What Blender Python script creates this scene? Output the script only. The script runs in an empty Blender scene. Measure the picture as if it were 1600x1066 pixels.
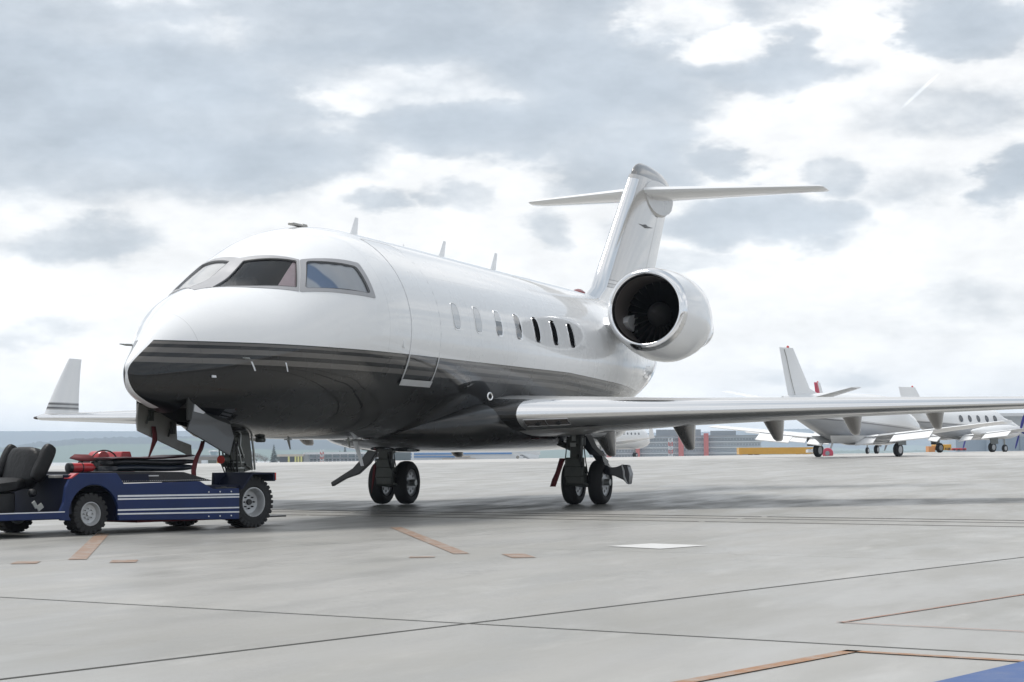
import bpy, math, random
import numpy as np
from mathutils import Matrix, Vector
random.seed(7)
SC = bpy.context.scene
COL = SC.collection
R = math.radians

# ------------------------------------------------------------------ camera, world, sun, exposure
CP = np.array([28.2081, 11.0330, 0.73995])
CF = np.array([-0.93409689, -0.35221189, 0.05839342])
CR = np.array([-0.35317732, 0.93553177, -0.00678881])
CU = np.array([0.0522378, 0.02696463, 0.99827057])
FPX = 3069.246
cam_d = bpy.data.cameras.new('camera')
cam = bpy.data.objects.new('camera', cam_d)
COL.objects.link(cam)
cam_d.sensor_width = 36.0
cam_d.lens = FPX / 1600 * 36
cam_d.clip_start = 0.1
cam_d.clip_end = 30000
cam_d.dof.use_dof = False
m = Matrix.Identity(4)
for i in range(3):
    m[i][0], m[i][1], m[i][2], m[i][3] = CR[i], CU[i], -CF[i], CP[i]
cam.matrix_world = m
SC.camera = cam

def ray(px, py):
    return CF + CR * ((px - 800) / FPX) + CU * ((533 - py) / FPX)

def at(px, py, dep):                     # the place seen at a pixel of the photograph, dep metres away
    return CP + ray(px, py) * dep

vs = SC.view_settings
vs.view_transform = 'Standard'
vs.look = 'None'
vs.exposure = 0.60
vs.gamma = 1.0
vs.use_curve_mapping = False
SC.render.engine = 'CYCLES'
SC.cycles.use_denoising = True
SC.cycles.max_bounces = 8
SC.cycles.volume_bounces = 2
SC.cycles.transparent_max_bounces = 12
SC.cycles.caustics_reflective = False
SC.cycles.caustics_refractive = False
SC.cycles.sample_clamp_indirect = 6.0

SUN_AZ = math.atan2(-1.0, -0.12)
SUN_EL = R(66)
sun_d = bpy.data.lights.new('sun', 'SUN')
sun_d.energy = 2.05
sun_d.angle = R(20)
sun_d.color = (1.0, 0.965, 0.92)
sun = bpy.data.objects.new('sun', sun_d)
COL.objects.link(sun)
sdir = Vector((math.cos(SUN_AZ) * math.cos(SUN_EL), math.sin(SUN_AZ) * math.cos(SUN_EL), math.sin(SUN_EL)))
sun.rotation_euler = sdir.to_track_quat('Z', 'Y').to_euler()

FWD = math.atan2(CF[1], CF[0])
def azel(px, py):
    d = ray(px, py)
    a = math.atan2(d[1], d[0]) - FWD
    a = -((a + math.pi) % (2 * math.pi) - math.pi)
    return a, math.atan2(d[2], math.hypot(d[0], d[1]))

def build_world():
    w = bpy.data.worlds.new('World')
    SC.world = w
    w.use_nodes = True
    nt = w.node_tree
    nt.nodes.clear()
    N, L = nt.nodes.new, nt.links.new
    def val(x):
        n = N('ShaderNodeValue'); n.outputs[0].default_value = x; return n.outputs[0]
    def mth(op, a, b=None, c=None, clamp=False):
        n = N('ShaderNodeMath'); n.operation = op; n.use_clamp = clamp
        for i, s in enumerate((a, b, c)):
            if s is None: continue
            if isinstance(s, (int, float)): n.inputs[i].default_value = s
            else: L(s, n.inputs[i])
        return n.outputs[0]
    def vm(op, a, b=None):
        n = N('ShaderNodeVectorMath'); n.operation = op
        for i, s in enumerate((a, b)):
            if s is None: continue
            if isinstance(s, tuple): n.inputs[i].default_value = s
            else: L(s, n.inputs[i])
        return n
    def smooth(x, lo, hi, a=0.0, b=1.0):
        n = N('ShaderNodeMapRange'); n.interpolation_type = 'SMOOTHSTEP'
        L(x, n.inputs[0]); n.inputs[1].default_value = lo; n.inputs[2].default_value = hi
        n.inputs[3].default_value = a; n.inputs[4].default_value = b
        return n.outputs[0]
    def noise(vec, scale, detail=6.0, rough=0.55, dist=0.0):
        n = N('ShaderNodeTexNoise'); L(vec, n.inputs['Vector'])
        n.inputs['Scale'].default_value = scale; n.inputs['Detail'].default_value = detail
        n.inputs['Roughness'].default_value = rough; n.inputs['Distortion'].default_value = dist
        return n
    tc = N('ShaderNodeTexCoord')
    dirv = vm('NORMALIZE', tc.outputs['Generated']).outputs[0]
    rot = N('ShaderNodeVectorRotate'); rot.rotation_type = 'Z_AXIS'
    L(dirv, rot.inputs['Vector']); rot.inputs['Angle'].default_value = math.pi / 2 - FWD
    sp = N('ShaderNodeSeparateXYZ'); L(rot.outputs[0], sp.inputs[0])
    az = mth('ARCTAN2', sp.outputs[0], sp.outputs[1])
    el = mth('ARCSINE', sp.outputs[2])
    st = vm('MULTIPLY', rot.outputs[0], (1.0, 1.0, 2.2)).outputs[0]
    wn = noise(st, 9.0, 6.0, 0.6)
    cmb = N('ShaderNodeCombineXYZ'); L(az, cmb.inputs[0]); L(el, cmb.inputs[1])
    wv = vm('SUBTRACT', wn.outputs['Color'], (0.5, 0.5, 0.5)).outputs[0]
    wv = vm('MULTIPLY', wv, (0.13, 0.055, 0.0)).outputs[0]
    P = vm('ADD', cmb.outputs[0], wv).outputs[0]
    def blob(px, py, rx, ry, s, base=P, rotz=0.0):
        a, e = azel(px, py)
        d = vm('SUBTRACT', base, (a, e, 0.0)).outputs[0]
        if rotz:
            r_ = N('ShaderNodeVectorRotate'); r_.rotation_type = 'Z_AXIS'; L(d, r_.inputs['Vector']); r_.inputs['Angle'].default_value = rotz
            d = r_.outputs[0]
        d = vm('MULTIPLY', d, (FPX / rx, FPX / ry, 0.0)).outputs[0]
        ln = vm('LENGTH', d).outputs['Value']
        return smooth(ln, 1.12, 0.32, 0.0, s)
    dark = None
    for b in [(120, 150, 620, 215, 1.0), (620, 60, 420, 190, 1.0), (900, 100, 330, 170, 1.0), (760, 190, 330, 95, .95), (-350, 180, 420, 190, 1.0),
              (1180, 90, 240, 75, .9), (1000, 20, 360, 80, .8), (250, 235, 480, 85, 1.0), (980, 250, 190, 75, .75), (30, 240, 200, 70, .9),
              (1180, 348, 230, 60, .75), (1145, 262, 80, 40, .6), (1590, 262, 95, 75, .95), (1500, 22, 190, 62, .9), (105, 388, 190, 45, .5), (1300, 330, 120, 40, .55),
              (612, 322, 85, 32, .5), (722, 326, 70, 34, .45), (1325, 268, 80, 50, .55), (885, 348, 70, 45, .45), (1430, 282, 150, 60, .35), (40, 520, 130, 30, .4),
              (1300, 582, 170, 30, .35), (1100, 410, 130, 32, .4), (1450, 160, 170, 62, .38), (700, 420, 160, 40, .3), (1500, 470, 240, 50, .25)]:
        x = blob(*b)
        dark = x if dark is None else mth('MAXIMUM', dark, x)
    lt = None
    for b in [(625, 130, 230, 52, .60), (540, 158, 130, 36, .5), (1165, 68, 90, 50, .75), (280, 50, 380, 26, .22), (330, 200, 330, 26, .16), (1085, 15, 110, 45, .5), (1330, 40, 80, 60, .5)]:
        x = blob(*b)
        lt = x if lt is None else mth('MAXIMUM', lt, x)
    fine = noise(st, 24.0, 8.0, 0.62).outputs['Fac']
    broad = noise(st, 6.0, 5.0, 0.5, 0.4).outputs['Fac']
    soft = noise(st, 10.0, 3.0, 0.5, 0.6).outputs['Fac']
    inf = mth('ADD', mth('SUBTRACT', dark, lt), mth('ADD', mth('MULTIPLY', mth('SUBTRACT', fine, 0.5), 0.55), mth('MULTIPLY', mth('SUBTRACT', soft, 0.5), 0.55)))
    inf = mth('ADD', mth('MULTIPLY', smooth(inf, 0.10, 0.60), .60), mth('MULTIPLY', smooth(inf, -0.15, 1.25), .40))
    # the rest of the sky: the same kind of broken cloud
    sp2 = N('ShaderNodeSeparateXYZ'); L(dirv, sp2.inputs[0])
    den = mth('MAXIMUM', sp2.outputs[2], 0.06)
    cc = N('ShaderNodeCombineXYZ'); L(mth('DIVIDE', sp2.outputs[0], den), cc.inputs[0]); L(mth('DIVIDE', sp2.outputs[1], den), cc.inputs[1])
    oth = noise(cc.outputs[0], 0.75, 7.0, 0.58, 0.3).outputs['Fac']
    oth = smooth(oth, 0.36, 0.58)
    wa = smooth(mth('ABSOLUTE', az), 0.55, 0.36)
    we = smooth(el, 0.36, 0.24)
    dk = mth('ADD', mth('MULTIPLY', inf, mth('MULTIPLY', wa, we)), mth('MULTIPLY', oth, mth('SUBTRACT', 1.0, mth('MULTIPLY', wa, we))))
    mixn = N('ShaderNodeMix'); mixn.data_type = 'RGBA'
    L(dk, mixn.inputs[0])
    mixn.inputs[6].default_value = (.75, .75, .747, 1)
    mixn.inputs[7].default_value = (0.368, 0.412, 0.460, 1)
    shade = smooth(broad, 0.25, 0.75, 0.90, 1.08)
    shade2 = mth('ADD', mth('MULTIPLY', mth('SUBTRACT', fine, 0.5), -0.50), 1.0)
    cloud = vm('SCALE', mixn.outputs[2]); L(mth('MULTIPLY', shade, shade2), cloud.inputs['Scale'])
    # contrail
    a0, e0 = azel(1437, 143)
    trail = blob(1437, 143, 42, 3.4, 0.28, cmb.outputs[0], -R(41))
    tv = vm('SCALE', vm('ADD', cloud.outputs[0], (0, 0, 0)).outputs[0])
    L(mth('ADD', trail, 1.0), tv.inputs['Scale'])
    sky = N('ShaderNodeTexSky'); sky.sky_type = 'NISHITA'; sky.sun_disc = False
    sky.sun_elevation = SUN_EL; sky.sun_rotation = math.pi / 2 - SUN_AZ
    sky.air_density = 1.0; sky.dust_density = 1.5
    bg1 = N('ShaderNodeBackground'); L(sky.outputs[0], bg1.inputs[0]); bg1.inputs[1].default_value = 0.1
    bg2 = N('ShaderNodeBackground'); L(tv.outputs[0], bg2.inputs[0]); bg2.inputs[1].default_value = 0.98
    mx = N('ShaderNodeMixShader'); mx.inputs[0].default_value = 0.94
    L(bg1.outputs[0], mx.inputs[1]); L(bg2.outputs[0], mx.inputs[2])
    out = N('ShaderNodeOutputWorld'); L(mx.outputs[0], out.inputs[0])
build_world()

# ------------------------------------------------------------------ helpers
class MB:
    def __init__(s): s.v = []; s.f = []; s.mi = []
    def add(s, vs_, fs, mi=0):
        o = len(s.v); s.v += [tuple(map(float, p)) for p in vs_]
        s.f += [tuple(i + o for i in f) for f in fs]; s.mi += [mi] * len(fs); return s
    def box(s, c, size, rot=None, mi=0):
        c = np.array(c, float); h = np.array(size, float) / 2
        P = [np.array((x, y, z)) * h for x in (-1, 1) for y in (-1, 1) for z in (-1, 1)]
        if rot is not None: P = [np.array(rot @ Vector(p)) for p in P]
        return s.add([c + p for p in P], [(0, 1, 3, 2), (4, 6, 7, 5), (0, 4, 5, 1), (2, 3, 7, 6), (0, 2, 6, 4), (1, 5, 7, 3)], mi)
    def lathe(s, o, ax, prof, n=24, mi=0, cap0=False, cap1=False):
        o = np.array(o, float); ax = np.array(ax, float); ax /= np.linalg.norm(ax)
        t = np.array((0, 0, 1.0)) if abs(ax[2]) < .9 else np.array((1.0, 0, 0))
        u = np.cross(ax, t); u /= np.linalg.norm(u); w = np.cross(ax, u)
        rings = [[o + ax * d + (u * math.cos(2 * math.pi * k / n) + w * math.sin(2 * math.pi * k / n)) * r for k in range(n)] for d, r in prof]
        return s.loft(rings, cap0, cap1, mi)
    def cyl(s, p0, p1, r0, r1=None, n=14, mi=0):
        p0 = np.array(p0, float); p1 = np.array(p1, float); r1 = r0 if r1 is None else r1
        return s.lathe(p0, p1 - p0, [(0, r0), (np.linalg.norm(p1 - p0), r1)], n, mi, True, True)
    def tube(s, pts, r, n=8, mi=0):
        pts = [np.array(p, float) for p in pts]; rings = []
        u = None
        for i, p in enumerate(pts):
            d = pts[min(i + 1, len(pts) - 1)] - pts[max(i - 1, 0)]; d /= np.linalg.norm(d)
            if u is None:
                t = np.array((0, 0, 1.0)) if abs(d[2]) < .9 else np.array((1.0, 0, 0)); u = np.cross(d, t)
            u = u - d * (u @ d); u /= np.linalg.norm(u); w = np.cross(d, u)
            rr = r[i] if isinstance(r, (list, tuple)) else r
            rings.append([p + (u * math.cos(2 * math.pi * k / n) + w * math.sin(2 * math.pi * k / n)) * rr for k in range(n)])
        return s.loft(rings, True, True, mi)
    def loft(s, rings, cap0=False, cap1=False, mi=0, closed=True):
        n = len(rings[0]); V = [p for r in rings for p in r]; F = []
        for i in range(len(rings) - 1):
            for k in range(n if closed else n - 1):
                a, b = i * n + k, i * n + (k + 1) % n
                F.append((a, b, b + n, a + n))
        if cap0: F.append(tuple(range(n - 1, -1, -1)))
        if cap1: F.append(tuple((len(rings) - 1) * n + k for k in range(n)))
        return s.add(V, F, mi)
    def prism(s, poly, f0, f1, mi=0):
        return s.loft([[f0(*p) for p in poly], [f1(*p) for p in poly]], True, True, mi)
    def mesh(s, name, mats, smooth=True, angle=32):
        me = bpy.data.meshes.new(name)
        me.from_pydata(s.v, [], s.f)
        for mt in (mats if isinstance(mats, (list, tuple)) else [mats]): me.materials.append(mt)
        me.polygons.foreach_set('material_index', s.mi)
        import bmesh
        bm = bmesh.new(); bm.from_mesh(me)
        bmesh.ops.recalc_face_normals(bm, faces=bm.faces); bm.to_mesh(me); bm.free()
        if smooth:
            me.shade_smooth(); me.set_sharp_from_angle(angle=R(angle))
        return me
    def build(s, name, mats, parent=None, smooth=True, angle=32, bevel=0.0, recalc=True):
        o = bpy.data.objects.new(name, s.mesh(name, mats, smooth, angle))
        COL.objects.link(o)
        if parent is not None: o.parent = parent
        if bevel:
            b = o.modifiers.new('bevel', 'BEVEL'); b.width = bevel; b.segments = 2; b.limit_method = 'ANGLE'; b.angle_limit = R(40)
        return o

def tag(o, label=None, cat=None, group=None, kind=None):
    if label: o['label'] = label
    if cat: o['category'] = cat
    if group: o['group'] = group
    if kind: o['kind'] = kind
    return o
def empty(name, loc=(0, 0, 0), rz=0.0):
    o = bpy.data.objects.new(name, None); COL.objects.link(o)
    o.location = loc; o.rotation_euler = (0, 0, rz); o.empty_display_size = .3
    return o
def copy_tree(o, parent=None):
    c = o.copy(); COL.objects.link(c)
    if parent is not None: c.parent = parent
    for ch in [x for x in COL.objects if x.parent == o]: copy_tree(ch, c)
    return c

def mat(name, col, rough=.5, metal=0.0, coat=0.0, var=0.08, nscale=6.0, bump=0.0, bscale=40.0, coat_rough=.04, stretch=None, spec=None):
    m_ = bpy.data.materials.new(name); m_.use_nodes = True
    nt = m_.node_tree; b = nt.nodes['Principled BSDF']
    N, L = nt.nodes.new, nt.links.new
    tc = N('ShaderNodeTexCoord'); mp = N('ShaderNodeMapping'); L(tc.outputs['Object'], mp.inputs[0])
    if stretch: mp.inputs['Scale'].default_value = stretch
    nz = N('ShaderNodeTexNoise'); L(mp.outputs[0], nz.inputs['Vector']); nz.inputs['Scale'].default_value = nscale; nz.inputs['Detail'].default_value = 6
    mx = N('ShaderNodeMix'); mx.data_type = 'RGBA'; L(nz.outputs['Fac'], mx.inputs[0])
    c = np.array(col[:3], float)
    mx.inputs[6].default_value = (*np.clip(c * (1 - var * 2), 0, 1), 1); mx.inputs[7].default_value = (*np.clip(c * (1 + var * 2), 0, 1), 1)
    L(mx.outputs[2], b.inputs['Base Color'])
    mr = N('ShaderNodeMapRange'); L(nz.outputs['Fac'], mr.inputs[0]); mr.inputs[3].default_value = max(.01, rough * .8); mr.inputs[4].default_value = min(1, rough * 1.25)
    L(mr.outputs[0], b.inputs['Roughness'])
    b.inputs['Metallic'].default_value = metal
    b.inputs['Coat Weight'].default_value = coat; b.inputs['Coat Roughness'].default_value = coat_rough
    if spec is not None: b.inputs['Specular IOR Level'].default_value = spec
    if bump:
        n2 = N('ShaderNodeTexNoise'); L(tc.outputs['Object'], n2.inputs['Vector']); n2.inputs['Scale'].default_value = bscale; n2.inputs['Detail'].default_value = 5
        bp = N('ShaderNodeBump'); bp.inputs['Strength'].default_value = bump; bp.inputs['Distance'].default_value = .02
        L(n2.outputs['Fac'], bp.inputs['Height']); L(bp.outputs[0], b.inputs['Normal'])
    return m_

M = {}
M['white'] = mat('white_paint', (.80, .81, .82), .30, 0, 1.0, .012, 1.2, coat_rough=.03)
M['white_plain'] = mat('white_satin', (.76, .77, .78), .4, 0, .3, .03, 2.0)
M['chrome'] = mat('polished_metal', (.86, .86, .865), .10, 1.0, 0, .02, 3.0, stretch=(1, .3, 1))
M['dullmetal'] = mat('brushed_metal', (.52, .52, .53), .32, 1.0, 0, .06, 8.0)
M['grey_frame'] = mat('grey_frame', (.36, .36, .37), .38, .3, 0, .05, 8.0)
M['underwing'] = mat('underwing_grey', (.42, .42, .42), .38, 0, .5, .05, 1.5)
M['gear'] = mat('gear_green_grey', (.052, .056, .048), .42, .2, 0, .22, 9.0, bump=.15)
M['gear_light'] = mat('gear_light_metal', (.30, .31, .30), .35, .8, 0, .12, 14.0)
M['door_grey'] = mat('door_grey', (.27, .265, .245), .45, 0, .2, .10, 4.0)
M['door_dark'] = mat('door_dark', (.022, .023, .025), .34, 0, .35, .08, 3.0)
M['navy_dark'] = mat('navy_dark', (.012, .013, .022), .3, 0, .4, .1, 5.0)
M['rubber'] = mat('rubber', (.016, .016, .017), .72, 0, 0, .20, 12.0, bump=.25, bscale=60)
M['rim'] = mat('wheel_rim', (.46, .47, .48), .38, .45, 0, .1, 10.0)
M['rim_light'] = mat('silver_rim', (.50, .51, .52), .38, .5, 0, .06, 10.0)
M['black'] = mat('black_satin', (.012, .012, .013), .4, 0, .2, .15, 8.0)
M['bay'] = mat('bay_dark', (.018, .018, .017), .7, 0, 0, .3, 6.0)
M['blue'] = mat('tractor_blue', (.0065, .021, .092), .45, 0, .08, .16, 5.0, coat_rough=.12, spec=.32)
M['blue_dark'] = mat('dark_blue_panel', (.005, .008, .026), .5, 0, 0, .15, 6.0, spec=.25)
M['stripe_white'] = mat('stripe_white', (.70, .72, .76), .4, 0, .2, .06, 20.0)
M['vinyl'] = mat('black_vinyl', (.007, .007, .0075), .45, 0, 0, .15, 7.0, bump=.3, bscale=22, spec=.28)
M['red'] = mat('red_paint', (.42, .022, .028), .35, 0, .4, .10, 7.0)
M['red_dark'] = mat('red_fabric', (.115, .012, .016), .75, 0, 0, .15, 30.0, bump=.2, bscale=120)
M['pad'] = mat('padded_cover', (.018, .018, .022), .36, 0, .2, .2, 9.0, bump=.3, bscale=18)
M['tread'] = mat('tread_plate', (.020, .020, .023), .42, .3, 0, .2, 20.0, bump=.5, bscale=90)
M['glass_dark'] = mat('dark_glass', (.012, .013, .015), .04, 0, 1.0, .1, 3.0, coat_rough=.01)
M['reflection_pale'] = mat('pale_sky_reflection', (.50, .52, .54), .25, 0, 1.0, .06, 5.0, coat_rough=.02)  # bright sky mirrored in cabin glass, put in as a pale colour
M['silver'] = mat('silver_fin', (.50, .495, .49), .28, .25, .7, .03, 1.2, coat_rough=.05)
M['darkgloss'] = mat('dark_gloss_cap', (.26, .255, .25), .16, .8, .6, .1, 4.0)
M['lamp'] = mat('lamp_lens', (.12, .105, .10), .12, .3, 1.0, .2, 12.0)
M['orange_lens'] = mat('red_lens', (.55, .05, .04), .2, 0, .8, .05, 12.0)

def winglet_mat():
    m_ = mat('winglet_paint', (.78, .79, .80), .3, 0, 1.0, .02, 2.0, coat_rough=.03)
    nt = m_.node_tree; N, L = nt.nodes.new, nt.links.new; b_ = nt.nodes['Principled BSDF']; src = b_.inputs['Base Color'].links[0].from_socket
    tc = N('ShaderNodeTexCoord'); sp = N('ShaderNodeSeparateXYZ'); L(tc.outputs['Object'], sp.inputs[0])
    cr = N('ShaderNodeValToRGB'); cr.color_ramp.interpolation = 'CONSTANT'
    mr = N('ShaderNodeMapRange'); L(sp.outputs[2], mr.inputs[0]); mr.inputs[1].default_value = 1.6; mr.inputs[2].default_value = 2.1; L(mr.outputs[0], cr.inputs[0])
    e = cr.color_ramp.elements; e[0].position = 0; e[0].color = (1, 1, 1, 1); e[1].position = .06; e[1].color = (.55, .54, .53, 1)
    for p_, c_ in ((.10, .10), (.17, .62), (.25, .10), (.31, .5), (.34, 1.0)):
        x_ = e.new(p_); x_.color = (c_, c_, c_, 1)
    mx = N('ShaderNodeMix'); mx.data_type = 'RGBA'; mx.blend_type = 'MULTIPLY'; mx.inputs[0].default_value = 1; L(src, mx.inputs[6]); L(cr.outputs[0], mx.inputs[7]); L(mx.outputs[2], b_.inputs['Base Color'])
    return m_
M['winglet'] = winglet_mat()
M['fairing'] = mat('flap_fairing_grey', (.13, .122, .118), .22, .5, .6, .08, 3.0)

def glass_mat():
    m_ = bpy.data.materials.new('cockpit_glass'); m_.use_nodes = True
    nt = m_.node_tree; nt.nodes.clear(); N, L = nt.nodes.new, nt.links.new
    tr = N('ShaderNodeBsdfTransparent'); tr.inputs[0].default_value = (.95, .955, .96, 1)
    gl = N('ShaderNodeBsdfGlossy'); gl.inputs['Roughness'].default_value = .02
    fr = N('ShaderNodeFresnel'); fr.inputs[0].default_value = 1.5
    nz = N('ShaderNodeTexNoise'); nz.inputs['Scale'].default_value = 3
    bp = N('ShaderNodeBump'); bp.inputs['Strength'].default_value = .002; L(nz.outputs[0], bp.inputs['Height']); L(bp.outputs[0], gl.inputs['Normal'])
    mx = N('ShaderNodeMixShader'); L(fr.outputs[0], mx.inputs[0]); L(tr.outputs[0], mx.inputs[1]); L(gl.outputs[0], mx.inputs[2])
    o = N('ShaderNodeOutputMaterial'); L(mx.outputs[0], o.inputs[0])
    return m_
M['glass'] = glass_mat()

def livery_mat():
    m_ = bpy.data.materials.new('livery_paint'); m_.use_nodes = True
    nt = m_.node_tree; b = nt.nodes['Principled BSDF']; N, L = nt.nodes.new, nt.links.new
    tc = N('ShaderNodeTexCoord'); sp = N('ShaderNodeSeparateXYZ'); L(tc.outputs['Object'], sp.inputs[0])
    def mth(op, a, c=None, clamp=False):
        n = N('ShaderNodeMath'); n.operation = op; n.use_clamp = clamp
        for i, s in enumerate((a, c)):
            if s is None: continue
            if isinstance(s, (int, float)): n.inputs[i].default_value = s
            else: L(s, n.inputs[i])
        return n.outputs[0]
    aft = mth('MULTIPLY', mth('MINIMUM', sp.outputs[0], 0.0), 0.030)
    d = mth('SUBTRACT', mth('ADD', aft, 2.0), sp.outputs[2])          # metres below the top line
    t = mth('ADD', mth('MULTIPLY', d, 2.0), 0.25, True)
    cr = N('ShaderNodeValToRGB'); cr.color_ramp.interpolation = 'CONSTANT'; L(t, cr.inputs[0])
    W_, G_, K_ = (.80, .81, .82, 1), (.108, .101, .093, 1), (.0040, .0039, .0038, 1)
    els = cr.color_ramp.elements
    els[0].position = 0; els[0].color = W_
    els[1].position = .25; els[1].color = K_
    for dd, c in ((.010, G_), (.040, K_), (.080, G_), (.136, K_), (.182, G_), (.243, K_)):
        e = els.new(.25 + 2 * dd); e.color = c
    # bare white band down the middle of the nose
    dz_ = mth('SUBTRACT', sp.outputs[2], 1.64)
    hwid = mth('ADD', mth('ADD', mth('MULTIPLY', mth('MAXIMUM', dz_, 0.0), .23), mth('MULTIPLY', mth('MINIMUM', dz_, 0.0), -.13)), .012)
    band = mth('MULTIPLY', mth('LESS_THAN', mth('ABSOLUTE', sp.outputs[1]), hwid), mth('GREATER_THAN', sp.outputs[0], 9.85))
    nb = N('ShaderNodeMix'); nb.data_type = 'RGBA'; L(band, nb.inputs[0]); L(cr.outputs[0], nb.inputs[6]); nb.inputs[7].default_value = W_
    # fine skin joints and a little uneven gloss
    seam = None
    for xx in (9.62, 6.62, 4.05, 2.65, 1.1, -0.9, -2.4, -4.6):
        w_ = mth('COMPARE', sp.outputs[0], xx); w_.node.inputs[2].default_value = .0035
        seam = w_ if seam is None else mth('MAXIMUM', seam, w_)
    for zz in (3.05,):
        w_ = mth('COMPARE', sp.outputs[2], zz); w_.node.inputs[2].default_value = .0025
        w_ = mth('MULTIPLY', w_, mth('LESS_THAN', sp.outputs[0], 4.9))
        seam = mth('MAXIMUM', seam, w_)
    mx = N('ShaderNodeMix'); mx.data_type = 'RGBA'; mx.blend_type = 'MULTIPLY'
    L(mth('MULTIPLY', seam, .30), mx.inputs[0]); L(nb.outputs[2], mx.inputs[6]); mx.inputs[7].default_value = (.3, .3, .3, 1)
    gi = N('ShaderNodeNewGeometry')
    mb_ = N('ShaderNodeMix'); mb_.data_type = 'RGBA'; L(gi.outputs['Backfacing'], mb_.inputs[0]); L(mx.outputs[2], mb_.inputs[6]); mb_.inputs[7].default_value = (.045, .042, .040, 1)
    L(mb_.outputs[2], b.inputs['Base Color'])
    nz = N('ShaderNodeTexNoise'); L(tc.outputs['Object'], nz.inputs['Vector']); nz.inputs['Scale'].default_value = 1.7; nz.inputs['Detail'].default_value = 4
    mr = N('ShaderNodeMapRange'); L(nz.outputs[0], mr.inputs[0]); mr.inputs[3].default_value = .22; mr.inputs[4].default_value = .34; L(mr.outputs[0], b.inputs['Roughness'])
    bp = N('ShaderNodeBump'); bp.inputs['Strength'].default_value = .02; bp.inputs['Distance'].default_value = .05; L(nz.outputs[0], bp.inputs['Height'])
    L(bp.outputs[0], b.inputs['Coat Normal'])
    b.inputs['Coat Weight'].default_value = 1.0; b.inputs['Coat Roughness'].default_value = .025; b.inputs['Coat IOR'].default_value = 1.50; b.inputs['Specular IOR Level'].default_value = .12
    return m_
M['livery'] = livery_mat()

# ------------------------------------------------------------------ the lie of the ground
EU = np.array([-.963, .268]); EU /= np.linalg.norm(EU)
EV = np.array([EU[1], -EU[0]])
def UV(u, v): return EU * u + EV * v
K0, K1 = at(430, 729, 78.0), at(1600, 707.6, 92.3)
KD = (K1 - K0)[:2]; KD /= np.linalg.norm(KD); KN = np.array([-KD[1], KD[0]])
if KN @ CF[:2] < 0: KN = -KN
def beyond(x, y): return (np.array((x, y)) - K0[:2]) @ KN
def gz(x, y):
    p = np.array((x, y), float); t = beyond(x, y)
    q = p - KN * max(t, 0)
    u = float(np.clip(q @ EU, -1e3, 95.0))
    z = max(-.045, .0115 * u)
    if t > 0: z -= .0047 * min(t, 1100.0)
    return z
def gpt(x, y, off=0.0): return (x, y, gz(x, y) + off)

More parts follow.
